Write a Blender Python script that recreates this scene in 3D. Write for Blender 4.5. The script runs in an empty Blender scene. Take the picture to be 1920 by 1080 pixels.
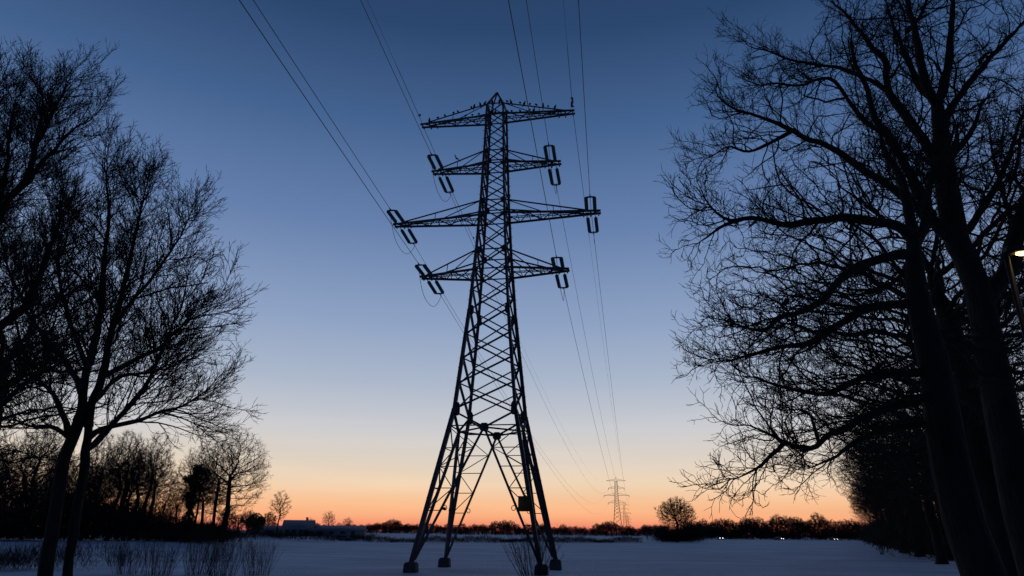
import bpy, bmesh, math, random, time
import numpy as np
from mathutils import Vector, Matrix
T0 = time.time()
rnd = random.Random(11)
sc = bpy.context.scene
COL = sc.collection
R = math.radians

# ------------------------------------------------------------------ camera
CAM_Z = 2.4
cam_d = bpy.data.cameras.new('camera'); cam = bpy.data.objects.new('camera', cam_d); COL.objects.link(cam)
cam_d.sensor_width = 36.0; cam_d.lens = 24.07; cam_d.clip_start = 0.1; cam_d.clip_end = 9000
tilt, roll = R(19.593), R(0.521)
fwd = Vector((0, math.cos(tilt), math.sin(tilt))); up0 = Vector((0, -math.sin(tilt), math.cos(tilt))); rt0 = Vector((1, 0, 0))
rt = rt0*math.cos(roll) + up0*math.sin(roll); up = -rt0*math.sin(roll) + up0*math.cos(roll)
m = Matrix.Identity(4)
for i in range(3):
    m[i][0] = rt[i]; m[i][1] = up[i]; m[i][2] = -fwd[i]
m.translation = (0, 0, CAM_Z)
cam.matrix_world = m
sc.camera = cam

# ------------------------------------------------------------------ sky: clear dusk, afterglow ahead, darker behind
w = bpy.data.worlds.new('World'); sc.world = w; w.use_nodes = True
nt = w.node_tree; nt.nodes.clear(); N = nt.nodes.new; LK = nt.links.new
tc = N('ShaderNodeTexCoord'); sep = N('ShaderNodeSeparateXYZ'); LK(tc.outputs['Generated'], sep.inputs[0])
def lin(c): return tuple(((v/255)/12.92 if v/255 <= .04045 else ((v/255+.055)/1.055)**2.4) for v in c)+(1,)
def ramp(stops):
    r = N('ShaderNodeValToRGB'); cr = r.color_ramp; cr.interpolation = 'B_SPLINE' if False else 'LINEAR'
    while len(cr.elements) > 1: cr.elements.remove(cr.elements[-1])
    cr.elements[0].position = stops[0][0]; cr.elements[0].color = lin(stops[0][1])
    for p, c in stops[1:]:
        e = cr.elements.new(p); e.color = lin(c)
    return r
# elevation (sine) against colour, towards the afterglow and away from it
glow = ramp([(0, (228,108,100)), (.007, (246,142,112)), (.018, (253,174,127)), (.036, (252,194,147)), (.062, (243,214,182)), (.095, (224,212,198)),
             (.138, (203,204,208)), (.20, (172,184,203)), (.28, (143,163,196)), (.41, (102,129,173)), (.54, (68,98,143)), (.645, (44,71,110)), (.8, (28,48,82)), (1, (18,32,60))])
dusk = ramp([(0, (38,42,62)), (.06, (50,52,74)), (.14, (48,56,84)), (.28, (40,54,86)), (.5, (30,46,78)), (.75, (22,38,68)), (1, (18,32,60))])
LK(sep.outputs['Z'], glow.inputs[0]); LK(sep.outputs['Z'], dusk.inputs[0])
dotn = N('ShaderNodeVectorMath'); dotn.operation = 'DOT_PRODUCT'
flat = N('ShaderNodeVectorMath'); flat.operation = 'MULTIPLY'; flat.inputs[1].default_value = (1, 1, 0); LK(tc.outputs['Generated'], flat.inputs[0])
nrm = N('ShaderNodeVectorMath'); nrm.operation = 'NORMALIZE'; LK(flat.outputs[0], nrm.inputs[0])
LK(nrm.outputs[0], dotn.inputs[0]); dotn.inputs[1].default_value = (math.sin(R(-2)), math.cos(R(-2)), 0)
mr = N('ShaderNodeMapRange'); mr.interpolation_type = 'SMOOTHSTEP'; mr.inputs[1].default_value = -.55; mr.inputs[2].default_value = .93
LK(dotn.outputs['Value'], mr.inputs[0])
mix = N('ShaderNodeMix'); mix.data_type = 'RGBA'; LK(mr.outputs[0], mix.inputs[0]); LK(dusk.outputs[0], mix.inputs[6]); LK(glow.outputs[0], mix.inputs[7])
stm = N('ShaderNodeMapping'); stm.inputs['Scale'].default_value = (2.2, 2.2, 38); LK(tc.outputs['Generated'], stm.inputs[0])
stn = N('ShaderNodeTexNoise'); stn.inputs['Scale'].default_value = 1.3; stn.inputs['Detail'].default_value = 4; LK(stm.outputs[0], stn.inputs[0])
smr = N('ShaderNodeMapRange'); smr.inputs[1].default_value = .35; smr.inputs[2].default_value = .7; smr.inputs[3].default_value = .955; smr.inputs[4].default_value = 1.025; LK(stn.outputs['Fac'], smr.inputs[0])
hz = N('ShaderNodeMapRange'); hz.inputs[1].default_value = .22; hz.inputs[2].default_value = .03; LK(sep.outputs['Z'], hz.inputs[0])
stx = N('ShaderNodeMix'); stx.data_type = 'FLOAT'; LK(hz.outputs[0], stx.inputs[0]); stx.inputs[2].default_value = 1; LK(smr.outputs[0], stx.inputs[3])
scl = N('ShaderNodeVectorMath'); scl.operation = 'SCALE'; LK(mix.outputs[2], scl.inputs[0]); LK(stx.outputs[0], scl.inputs['Scale'])
bg = N('ShaderNodeBackground'); LK(scl.outputs[0], bg.inputs[0]); bg.inputs[1].default_value = 1.0
wo = N('ShaderNodeOutputWorld'); LK(bg.outputs[0], wo.inputs[0])
sc.view_settings.view_transform = 'Standard'; sc.view_settings.look = 'None'; sc.view_settings.exposure = 0; sc.view_settings.gamma = 1
sc.render.engine = 'CYCLES'
sc.render.resolution_x = 1024; sc.render.resolution_y = 576

# ------------------------------------------------------------------ materials
def mat(name, col, rough=.8, metal=0, noise=None, bump=0, bscale=20, stretch=None, emit=None, spec=.3):
    mt = bpy.data.materials.new(name); mt.use_nodes = True; t = mt.node_tree; b = t.nodes['Principled BSDF']
    b.inputs['Base Color'].default_value = (*col, 1); b.inputs['Roughness'].default_value = rough; b.inputs['Metallic'].default_value = metal
    b.inputs['Specular IOR Level'].default_value = spec
    co = t.nodes.new('ShaderNodeTexCoord'); src = co.outputs['Object']
    if stretch:
        mp = t.nodes.new('ShaderNodeMapping'); mp.inputs['Scale'].default_value = stretch; t.links.new(src, mp.inputs[0]); src = mp.outputs[0]
    if noise:
        nz = t.nodes.new('ShaderNodeTexNoise'); nz.inputs['Scale'].default_value = noise[0]; nz.inputs['Detail'].default_value = 6
        t.links.new(src, nz.inputs[0])
        r = t.nodes.new('ShaderNodeValToRGB'); r.color_ramp.elements[0].position = .3; r.color_ramp.elements[1].position = .7
        r.color_ramp.elements[0].color = (*[c*noise[1] for c in col], 1); r.color_ramp.elements[1].color = (*[min(1, c*noise[2]) for c in col], 1)
        t.links.new(nz.outputs['Fac'], r.inputs[0]); t.links.new(r.outputs[0], b.inputs['Base Color'])
    if bump:
        nz = t.nodes.new('ShaderNodeTexNoise'); nz.inputs['Scale'].default_value = bscale; nz.inputs['Detail'].default_value = 8
        t.links.new(src, nz.inputs[0])
        bp = t.nodes.new('ShaderNodeBump'); bp.inputs['Strength'].default_value = bump; bp.inputs['Distance'].default_value = .1
        t.links.new(nz.outputs['Fac'], bp.inputs['Height']); t.links.new(bp.outputs[0], b.inputs['Normal'])
    if emit:
        b.inputs['Emission Color'].default_value = (*emit[0], 1); b.inputs['Emission Strength'].default_value = emit[1]
    return mt
M = dict(
 snow=mat('snow', (.6, .68, .78), .75, noise=(.14, .7, 1.16), bump=1.0, bscale=1.2, stretch=(.5, 1.3, 1)),
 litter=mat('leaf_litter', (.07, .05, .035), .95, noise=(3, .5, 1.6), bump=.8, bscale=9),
 bark=mat('bark', (.024, .021, .019), .95, noise=(6, .6, 1.4), bump=.8, bscale=14, stretch=(1, 1, .25)),
 twig=mat('twig', (.024, .02, .018), .9),
 steel=mat('galvanised_steel', (.1, .1, .105), .65, .2, noise=(4, .75, 1.2)),
 steel_dark=mat('weathered_steel', (.07, .07, .073), .7, .2, noise=(5, .7, 1.25)),
 glass=mat('insulator_glass', (.02, .14, .13), .3, spec=.5),
 wire=mat('aluminium_conductor', (.1, .1, .105), .5, .6),
 concrete=mat('concrete', (.11, .105, .1), .9, noise=(5, .7, 1.2), bump=.4),
 roof=mat('frosted_tiles', (.22, .25, .29), .9, noise=(1.5, .8, 1.1)),
 sign=mat('sign_yellow', (.13, .105, .02), .5, noise=(6, .85, 1.1)),
 signink=mat('sign_black', (.015, .015, .015), .5),
 feather=mat('dark_plumage', (.02, .02, .023), .6, noise=(20, .6, 1.5)),
 leaf=mat('evergreen_leaf', (.035, .055, .025), .6, noise=(2, .6, 1.4)),
 wall=mat('pale_render', (.27, .28, .3), .9, noise=(1, .9, 1.05)),
 brick=mat('brick', (.22, .1, .07), .9, noise=(3, .7, 1.2)),
 window=mat('window_glass', (.02, .025, .03), .1, spec=.6),
 door=mat('door_paint', (.06, .09, .07), .5),
 carpaint=mat('car_paint', (.12, .13, .15), .3, .4), carpaint2=mat('car_paint_dark', (.03, .03, .04), .3, .4), carpaint3=mat('car_paint_red', (.2, .03, .03), .3, .3),
 tyre=mat('tyre', (.02, .02, .02), .9),
 headlight=mat('headlight', (1, .95, .85), .3, emit=((1, .93, .8), 11)),
 lamp=mat('street_lamp_light', (1, .9, .6), .4, emit=((1, .66, .2), 4.5)),
 post=mat('lamp_post', (.03, .03, .03), .5, .6),
)
# ------------------------------------------------------------------ helpers
def tag(o, label=None, cat=None, group=None, kind=None):
    if label: o['label'] = label
    if cat: o['category'] = cat
    if group: o['group'] = group
    if kind: o['kind'] = kind
    return o
def empty(name, loc=(0, 0, 0), rz=0, label=None, cat=None, group=None):
    o = bpy.data.objects.new(name, None); COL.objects.link(o); o.location = loc; o.rotation_euler = (0, 0, rz); o.empty_display_size = .3
    return tag(o, label, cat, group)
def mesh_np(name, V, F, smooth=False):
    """V (n,3) float array; F list of arrays, each (k, sides)"""
    me = bpy.data.meshes.new(name); V = np.asarray(V, np.float32)
    F = [f for f in F if len(f)]
    nl = sum(f.size for f in F); npoly = sum(len(f) for f in F)
    me.vertices.add(len(V)); me.vertices.foreach_set('co', V.ravel())
    me.loops.add(nl); me.loops.foreach_set('vertex_index', np.concatenate([f.ravel() for f in F]).astype(np.int32))
    st = []; s = 0
    for f in F:
        st.append(s + np.arange(len(f))*f.shape[1]); s += f.size
    me.polygons.add(npoly); me.polygons.foreach_set('loop_start', np.concatenate(st).astype(np.int32))
    me.update(calc_edges=True); me.validate()
    if smooth: me.polygons.foreach_set('use_smooth', np.ones(npoly, bool))
    return me
def obj(name, me, material=None, parent=None):
    o = bpy.data.objects.new(name, me); COL.objects.link(o)
    if material is not None and not me.materials: me.materials.append(material)
    if parent is not None: o.parent = parent
    return o
class MB:
    """collects boxes, bars, tubes into one mesh"""
    def __init__(s): s.v = []; s.f = {}; s.n = 0
    def add(s, V, F):
        V = np.asarray(V, float)
        for f in F:
            f = np.asarray(f); s.f.setdefault(f.shape[1], []).append(f + s.n)
        s.v.append(V); s.n += len(V)
    def box(s, c, d, rot=None):
        x, y, z = [k/2 for k in d]
        V = np.array([(a*x, b*y, e*z) for e in (-1, 1) for b in (-1, 1) for a in (-1, 1)])
        if rot is not None: V = V @ np.array(rot).T
        s.add(V+np.array(c), [np.array([(0, 2, 3, 1), (4, 5, 7, 6), (0, 1, 5, 4), (2, 6, 7, 3), (0, 4, 6, 2), (1, 3, 7, 5)])])
    def tube(s, pts, rad, n=6, cap=True):
        V, F = tube_np(np.asarray(pts, float), np.broadcast_to(np.asarray(rad, float), (len(pts),)), n); s.add(V, F)
        if cap:
            s.f.setdefault(n, []).append((np.arange(n)[::-1] + s.n-len(V))[None]); s.f.setdefault(n, []).append((np.arange(n)+s.n-n)[None])
    def bar(s, p, q, b, t=None):
        p = np.array(p, float); q = np.array(q, float); d = q-p; L = np.linalg.norm(d); d /= L
        a = np.array((0, 0, 1.)) if abs(d[2]) < .9 else np.array((0, 1., 0)); u = np.cross(d, a); u /= np.linalg.norm(u); v = np.cross(d, u)
        s.box((p+q)/2, (b, t or b, L), np.stack([u, v, d], 1))
    def build(s, name, material, parent=None, smooth=False):
        me = mesh_np(name, np.concatenate(s.v), [np.concatenate(x) for x in s.f.values()], smooth)
        return obj(name, me, material, parent)
def tube_np(P, rad, n):
    m_ = len(P); t = np.gradient(P, axis=0) if m_ > 2 else np.repeat((P[-1]-P[0])[None], m_, 0)
    t /= np.linalg.norm(t, axis=1)[:, None]+1e-9
    mean = np.abs(t.mean(0)); ref = np.zeros(3); ref[np.argmin(mean)] = 1
    u = np.cross(t, ref); u /= np.linalg.norm(u, axis=1)[:, None]+1e-9; v = np.cross(t, u)
    a = np.arange(n)*2*np.pi/n
    V = P[:, None]+rad[:, None, None]*(np.cos(a)[None, :, None]*u[:, None]+np.sin(a)[None, :, None]*v[:, None])
    i = np.arange(m_-1)[:, None]*n; j = np.arange(n)[None]; k = (j+1) % n
    Fq = np.stack([i+j, i+k, i+n+k, i+n+j], -1).reshape(-1, 4)
    return V.reshape(-1, 3), [Fq]
def lathe(prof, n=12):
    """closed profile of (r, z) revolved about z"""
    P = np.array(prof, float); a = np.arange(n)*2*np.pi/n; m_ = len(P)
    V = np.stack([P[:, None, 0]*np.cos(a), P[:, None, 0]*np.sin(a), np.repeat(P[:, None, 1], n, 1)], -1).reshape(-1, 3)
    i = np.arange(m_-1)[:, None]*n; j = np.arange(n)[None]; k = (j+1) % n
    return V, [np.stack([i+j, i+k, i+n+k, i+n+j], -1).reshape(-1, 4)]
def copy_tree(o, parent=None):
    c = o.copy(); COL.objects.link(c); c.parent = parent
    for ch in o.children: copy_tree(ch, c)
    return c
def ordinal(i):
    names = ['first','second','third','fourth','fifth','sixth','seventh','eighth','ninth','tenth','eleventh','twelfth','thirteenth','fourteenth','fifteenth','sixteenth','seventeenth','eighteenth','nineteenth','twentieth']
    return names[i] if i < 20 else ('twenty-'+names[i-20] if i < 29 else ('thirtieth' if i == 29 else 'thirty-'+names[i-30]))

# ------------------------------------------------------------------ ground
def sstep(a, b, x):
    t = np.clip((np.asarray(x, float)-a)/(b-a), 0, 1); return t*t*(3-2*t)
def height(x, y):
    x = np.asarray(x, float); y = np.asarray(y, float)
    h = .75*(1-sstep(9, 30, y+.15*np.abs(x)))                                  # bank of the road the photo is taken from
    edge = 10.2+.4653*y
    h = h+.45*sstep(-1, 5, x-edge)*sstep(5, 40, y)*(1-sstep(300, 500, y))            # verge under the row of oaks
    h = h+.55*sstep(-40, -58, x+0*y)*sstep(75, 110, y)*(1-sstep(400, 700, y))       # floor of the wood
    h = h+.035*np.sin(x*.31+1.3*np.sin(y*.13))*np.sin(y*.23+.7)+(.03*np.sin(x*.9+y*.35)*np.cos(y*.8)+.03*np.sin(x*.43-y*.27+2*np.sin(y*.09)))*(np.hypot(x, y) < 300)
    return h
def axis(lim, n, k): 
    t = np.linspace(-1, 1, n); return lim*np.sinh(k*t)/np.sinh(k)
gx = axis(3500, 201, 6.5); gy = axis(3500, 221, 6.5)+40
GX, GY = np.meshgrid(gx, gy); V = np.stack([GX, GY, height(GX, GY)], -1).reshape(-1, 3)
i, j = np.meshgrid(np.arange(220), np.arange(200), indexing='ij'); a = i*201+j
o = obj('ground', mesh_np('ground', V, [np.stack([a, a+1, a+202, a+201], -1).reshape(-1, 4)], True), M['snow'])
tag(o, 'flat snow-covered field reaching to the far treeline', kind='structure')
# leaf-littered verge under the oaks on the right: irregular edge, bare of snow
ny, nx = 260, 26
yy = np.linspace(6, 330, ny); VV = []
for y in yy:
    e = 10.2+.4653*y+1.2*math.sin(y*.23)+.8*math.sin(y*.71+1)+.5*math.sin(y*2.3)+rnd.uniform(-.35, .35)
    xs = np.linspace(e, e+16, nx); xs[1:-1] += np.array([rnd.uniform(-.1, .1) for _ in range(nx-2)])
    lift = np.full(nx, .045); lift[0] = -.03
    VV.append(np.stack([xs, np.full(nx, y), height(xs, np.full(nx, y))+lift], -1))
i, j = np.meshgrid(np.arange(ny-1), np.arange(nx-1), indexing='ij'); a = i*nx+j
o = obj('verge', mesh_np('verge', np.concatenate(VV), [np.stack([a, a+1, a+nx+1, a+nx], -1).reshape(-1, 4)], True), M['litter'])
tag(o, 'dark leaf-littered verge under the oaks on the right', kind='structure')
# ------------------------------------------------------------------ the near pylon (frame: x along the arms, y along the line, z from the leg feet)
PYL = Vector((-1.37, 47.69, .42)); PRZ = R(-9.645)
def unit_angle():
    t = .16; P = [(0, 0), (1, 0), (1, t), (t, t), (t, 1), (0, 1)]; o_ = .3
    V = [(x-o_, y-o_, z) for z in (0, 1) for x, y in P]
    me = bpy.data.meshes.new('steel_angle')
    me.from_pydata(V, [], [[i, (i+1) % 6, 6+(i+1) % 6, 6+i] for i in range(6)]+[[5, 4, 3, 2, 1, 0], [6, 7, 8, 9, 10, 11]]); me.update()
    return me
ANGLE = {k: unit_angle() for k in ('steel', 'steel_dark')}
for k in ANGLE: ANGLE[k].materials.append(M[k])
def member(name, p, q, b, parent, hint=None, mk='steel'):
    p = Vector(p); q = Vector(q); d = q-p; L = d.length; d.normalize()
    h = Vector(hint) if hint is not None else (Vector((0, 0, 1)) if abs(d.z) < .8 else Vector((0, 1, 0)))
    u = (h-d*h.dot(d)).normalized(); v = d.cross(u)
    u, v = (u+v).normalized(), (v-u).normalized()
    o = bpy.data.objects.new(name, ANGLE[mk]); COL.objects.link(o); o.parent = parent
    mm = Matrix.Identity(4)
    for i in range(3):
        mm[i][0] = -u[i]*b; mm[i][1] = -v[i]*b; mm[i][2] = d[i]*L; mm[i][3] = p[i]
    o.matrix_local = mm
    return o
def plate_mesh():
    bm = bmesh.new()
    P = [(-.5, -.28), (-.28, -.5), (.28, -.5), (.5, -.28), (.5, .28), (.28, .5), (-.28, .5), (-.5, .28)]
    a = [bm.verts.new((x, -.5, z)) for x, z in P]; b = [bm.verts.new((x, .5, z)) for x, z in P]
    bm.faces.new(a); bm.faces.new(b[::-1])
    for i in range(8): bm.faces.new((a[i], b[i], b[(i+1) % 8], a[(i+1) % 8]))
    bmesh.ops.recalc_face_normals(bm, faces=bm.faces)
    me = bpy.data.meshes.new('gusset_plate'); bm.to_mesh(me); me.materials.append(M['steel_dark']); return me
PLATE = plate_mesh()
def gusset(c, wd, ht, parent, rz=0, th=.05):
    o = bpy.data.objects.new('gusset_plate', PLATE); COL.objects.link(o); o.parent = parent
    o.location = c; o.scale = (wd, th, ht); o.rotation_euler = (0, 0, rz); return o
ZW = [(0, 3.95), (9.72, 2.07), (16.88, 1.41), (20.07, 1.2), (21.63, 1.1), (24.57, .96), (25.75, .91), (29.01, .8), (30.16, .77), (33.48, .68), (34.51, .66)]
def hw(z): return float(np.interp(z, [a for a, b in ZW], [b for a, b in ZW]))
pyl = empty('lattice_pylon', PYL, PRZ, 'tall dark steel lattice pylon with four crossarms standing in the snowy field', 'pylon')
CORN = [(-1, -1), (1, -1), (1, 1), (-1, 1)]
def cp(ci, z, k=1): s = CORN[ci % 4]; return Vector((s[0]*hw(z)*k, s[1]*hw(z)*k, z))
def mid(fi, z): return (cp(fi, z)+cp(fi+1, z))/2
for ci in range(4):
    s = CORN[ci]; out = (s[0], s[1], 0)
    for z0, z1, b in ((-.3, 9.72, .27), (9.72, 16.88, .24), (16.88, 21.63, .21), (21.63, 25.75, .19), (25.75, 30.16, .17), (30.16, 34.51, .15)):
        member('leg', cp(ci, z0) if z0 >= 0 else cp(ci, 0)+(cp(ci, 0)-cp(ci, 9.72)).normalized()*.3, cp(ci, z1), b, pyl, out)
    member('peak_strut', cp(ci, 34.51), (0, 0, 36), .12, pyl, out)
LV = [(9.72, 16.88, 4, .125), (16.88, 20.07, 2, .11), (20.07, 21.63, 1, .11), (21.63, 24.57, 2, .1), (24.57, 25.75, 1, .1), (25.75, 29.01, 3, .09), (29.01, 30.16, 1, .09), (30.16, 33.48, 3, .085), (33.48, 34.51, 1, .085)]
for fi in range(4):
    n_ = Vector((CORN[fi][0]+CORN[(fi+1) % 4][0], CORN[fi][1]+CORN[(fi+1) % 4][1], 0)).normalized()
    for z0, z1, k, b in LV:
        for q in range(k):
            a0 = z0+(z1-z0)*q/k; a1 = z0+(z1-z0)*(q+1)/k
            member('diagonal_brace', cp(fi, a0)-n_*.02, cp(fi+1, a1)-n_*.02, b*1.15, pyl, n_)
            member('diagonal_brace', cp(fi+1, a0)-n_*.1, cp(fi, a1)-n_*.1, b*.85, pyl, n_)
    for z in (20.07, 21.63, 24.57, 25.75, 29.01, 30.16, 33.48, 34.51):
        member('horizontal_brace', cp(fi, z), cp(fi+1, z), .1, pyl, n_)
    rz = 0 if fi % 2 == 0 else math.pi/2
    for ci in (fi, fi+1):
        for z, wd, ht in ((9.72, .42, .9), (16.88, .36, .7), (21.63, .42, .55), (25.75, .38, .5), (30.16, .34, .42), (20.07, .3, .4), (24.57, .3, .38), (29.01, .28, .35), (33.48, .26, .32)):
            c = cp(ci, z); m_ = mid(fi, z); gusset(c+(m_-c).normalized()*wd*.3-n_*.04, wd, ht, pyl, rz, .035)
    # splayed base: V from the waist to the mid-face node, long inner diagonals to the feet, redundants between
    zk = 8.45
    ap = mid(fi, zk)-n_*.05; gusset(ap, .6, .56, pyl, rz)
    member('horizontal_brace', cp(fi, zk+.12), cp(fi+1, zk+.12), .09, pyl, n_)
    member('plan_brace', ap, mid(fi+1, zk), .085, pyl)
    for ci in (fi, fi+1):
        member('waist_brace', cp(ci, 9.55), ap, .15, pyl, n_)
        foot = cp(ci, .35)+(mid(fi, .35)-cp(ci, .35)).normalized()*.12
        member('inner_leg', foot-n_*.04, ap, .17, pyl, n_)
        lf = lambda z: cp(ci, z)
        il = lambda z: foot.lerp(ap, (z-foot.z)/(ap.z-foot.z))
        zs = [7.1, 5.9, 4.55, 3.2, 2.35]
        for z in zs: member('redundant_brace', lf(z), il(z), .065, pyl, n_)
        prev = lf(zk)
        for q, z in enumerate(zs[:4]):
            nx_ = il(z) if q % 2 == 0 else lf(z); member('redundant_brace', prev-n_*.07, nx_-n_*.07, .065, pyl, n_); prev = nx_
        # anti-climbing ring on the inner leg
        c = il(3.35); mb = MB(); a_ = np.linspace(0, 2*np.pi, 9); tdir = (mid(fi, 3)-cp(ci, 3)).normalized()
        mb.tube([tuple(c+tdir*(.2+.13*math.cos(t))+Vector((0, 0, .15*math.sin(t)))) for t in a_], .025, 5, False)
        mb.build('anti_climb_ring', M['steel_dark'], pyl)
for ci in range(4):
    # footing: a weathered concrete block, slightly tapered, with a rounded shoulder
    c = cp(ci, 0); bm = bmesh.new(); bmesh.ops.create_cube(bm, size=1)
    for v in bm.verts:
        k = .36 if v.co.z > 0 else .42
        v.co = Vector((math.copysign(k, v.co.x), math.copysign(k, v.co.y), .2 if v.co.z > 0 else -.7))
    bmesh.ops.bevel(bm, geom=bm.edges, offset=.07, segments=2, affect='EDGES')
    me = bpy.data.meshes.new('footing'); bm.to_mesh(me)
    o = obj('footing', me, M['concrete'], pyl); o.location = c
    # step bolts up two of the legs
    if ci in (0, 2):
        mb = MB(); sx, sy = CORN[ci]
        for q in range(86):
            z = 3.6+q*.36
            if z > 34: break
            p = cp(ci, z); dr = Vector((sx, 0, 0)) if q % 2 else Vector((0, sy, 0)); mb.bar(p, p+dr*.24, .025)
        tag(mb.build('step_bolts', M['steel_dark'], pyl), kind='stuff')
# warning sign and small number plate on the legs
c = cp(1, 3.55); mb = MB(); mb.box((c.x-.4, c.y-.14, 3.6), (.72, .03, .82)); sg = mb.build('warning_sign', M['sign'], pyl); sg['label'] = 'dark yellow square warning sign on the near right leg'
mb = MB(); mb.box((c.x-.4, c.y-.12, 3.6), (.8, .02, .9)); mb.build('sign_backing', M['steel_dark'], sg)
c = cp(0, 3.4); mb = MB(); mb.box((c.x+1.05, c.y-.1, 3.3), (.34, .03, .16)); mb.build('number_plate', M['steel_dark'], pyl)
ARMS = [('top', 33.48, 34.51, 6.19), ('upper', 29.01, 30.16, 5.03), ('long', 24.57, 25.75, 7.93), ('lower', 20.07, 21.63, 5.49)]
for an, z, zt, al in ARMS:
    for s in (-1, 1):
        w_ = hw(z); e = Vector((s*al, 0, z)); tipw = .24
        # walkway ladder along the middle of the arm
        mb = MB()
        for sy in (-.14, .14): mb.bar((s*w_, sy, z+.05), (s*(al-.5), sy, z+.05), .05)
        nr = int((al-w_)/.42)
        for q in range(nr): 
            x = s*(w_+.3+q*.42)
            if abs(x) < al-.5: mb.bar((x, -.16, z+.05), (x, .16, z+.05), .045)
        arm = mb.build('crossarm', M['steel_dark'], pyl); arm['label'] = ('left' if s < 0 else 'right')+' half of the '+{'top': 'top crossarm carrying the earth wire', 'upper': 'upper short crossarm', 'long': 'long middle crossarm', 'lower': 'lowest short crossarm'}[an]
        ch = {}
        for sy in (-1, 1):
            a0 = Vector((s*w_, sy*w_, z)); a1 = Vector((s*al, sy*tipw, z))
            member('arm_chord', a0, a1+(a1-a0).normalized()*.15, .14, arm, (0, 0, -1)); ch[sy] = (a0, a1)
            t0 = Vector((s*hw(zt), sy*hw(zt), zt)); t1 = a0.lerp(a1, .9)+Vector((0, 0, .06))
            member('arm_tie', t0, t1, .09, arm)
            f_ = .52; pt = t0.lerp(t1, f_/.9); member('arm_post', a0.lerp(a1, f_), pt, .06, arm)
            member('arm_brace', t0, a0.lerp(a1, .42), .06, arm)
        npan = max(4, int(round((al-w_)/.85)))
        for q in range(npan):
            A0 = ch[-1][0].lerp(ch[-1][1], q/npan); B0 = ch[1][0].lerp(ch[1][1], q/npan); A1 = ch[-1][0].lerp(ch[-1][1], (q+1)/npan); B1 = ch[1][0].lerp(ch[1][1], (q+1)/npan)
            if q % 2 == 0: member('arm_lattice', A0, B1, .075, arm)
            else: member('arm_lattice', B0, A1, .075, arm)
            member('arm_lattice', A1, B1, .06, arm)
        for dx in (-.02, -.62, -1.15): member('arm_end_beam', (s*(al+dx), -.42 if dx > -.1 else -.5, z-.06), (s*(al+dx), .42 if dx > -.1 else .5, z-.06), .12, arm)

# ------------------------------------------------------------------ insulators, jumpers, wires
def to_world(p): return Matrix.Translation(PYL) @ Matrix.Rotation(PRZ, 4, 'Z') @ Vector(p)
def disc_string(L, n):
    prof = [(.02, 0)]
    for q in range(n):
        z = .1+(L-.2)*q/(n-1)
        prof += [(.045, z-.05), (.06, z-.03), (.135, z-.012), (.14, z+.008), (.1, z+.03), (.05, z+.05)]
    return prof+[(.02, L)]
SL = 2.05
STRING = mesh_np('insulator_string', *lathe(disc_string(SL, 14), 12), True); STRING.materials.append(M['glass'])
NEAR_AZ = R(1.796)
LN = {'upper': 'upper short', 'long': 'long middle', 'lower': 'lowest'}
for an, z, zt, al in ARMS[1:]:
    for s in (-1, 1):
        side = 'left' if s < 0 else 'right'
        ends = {}
        for ys in (-1, 1):
            az = NEAR_AZ if ys < 0 else R(.3)
            sl = -.0117 if ys < 0 else .106
            d = Vector((math.sin(az), ys*math.cos(az), -(.03 if ys < 0 else .11))).normalized()
            base = Vector((s*(al-.57), ys*.42, z-.08))
            r = empty('tension_insulator', to_world(base), 0, 'dark green double insulator string, %s, %s %s crossarm' % ('camera side' if ys < 0 else 'far side', side, LN[an]), 'insulator', 'tension insulators of the near pylon')
            ux = Vector((1, 0, 0)); ux = (ux-d*ux.dot(d)).normalized(); uz = d.cross(ux)
            fr = Matrix.Identity(4)
            for i in range(3): fr[i][0] = ux[i]; fr[i][1] = uz[i]; fr[i][2] = d[i]
            r.matrix_world = Matrix.Translation(to_world(base)) @ Matrix.Rotation(PRZ, 4, 'Z') @ fr
            for k in (-1, 1):
                o = obj('disc_string', STRING, None, r); o.location = (k*.3, 0, .28)
                mb = MB(); mb.bar((k*.3, 0, 0), (k*.3, 0, .3), .05); mb.build('shackle', M['steel_dark'], r)
            mb = MB(); mb.box((0, 0, .28+SL+.05), (.72, .03, .09)); mb.tube([(-.36, 0, .28+SL+.05), (-.3, 0, .28+SL+.16), (0, 0, .28+SL+.22), (.3, 0, .28+SL+.16), (.36, 0, .28+SL+.05)], .03, 6); mb.build('yoke_plate', M['steel_dark'], r)
            mb = MB(); mb.tube([(0, 0, .28+SL+.1), (0, 0, .28+SL+.6)], [.05, .03], 8); mb.build('dead_end_clamp', M['steel_dark'], r)
            ends[ys] = base+d*(.28+SL+.55)
            # conductor span
            L_ = 150 if ys < 0 else 409.6
            pts = []
            for q in range(81):
                t = L_*(q/80)**(1.3 if ys < 0 else 1)
                if ys < 0: p = ends[ys]+Vector((math.sin(az)*t, -math.cos(az)*t, .0117*t+.0002*t*t))
                else:
                    k = t/L_; tgt = Vector((s*(al-.1), 409.6, z-1.1)); p = ends[ys].lerp(tgt, k)-Vector((0, 0, 4*10.6*k*(1-k)))
                pts.append(tuple(to_world(p)))
            mb = MB(); mb.tube(pts, .02 if ys < 0 else .017, 5)
            tag(mb.build('conductor_wire', M['wire']), 'conductor wire running %s from %s end of %s crossarm' % ('overhead to the camera' if ys < 0 else 'to the far pylon', side, LN[an]), 'wire', 'conductors of the power line')
        pts = []
        a_, b_ = ends[-1], ends[1]
        for q in range(25):
            k = q/24; p = a_.lerp(b_, k); sag = 1.75*(1-abs(2*k-1)**2.6); p += Vector((s*.1*math.sin(math.pi*k), 0, -sag)); pts.append(tuple(to_world(p)))
        mb = MB(); mb.tube(pts, .018, 5); tag(mb.build('jumper_loop', M['wire']), 'slack jumper loop hanging below the %s end of the %s crossarm' % (side, LN[an]), 'wire', 'jumper loops')
an, z, zt, al = ARMS[0]
EARTH = {}
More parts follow.
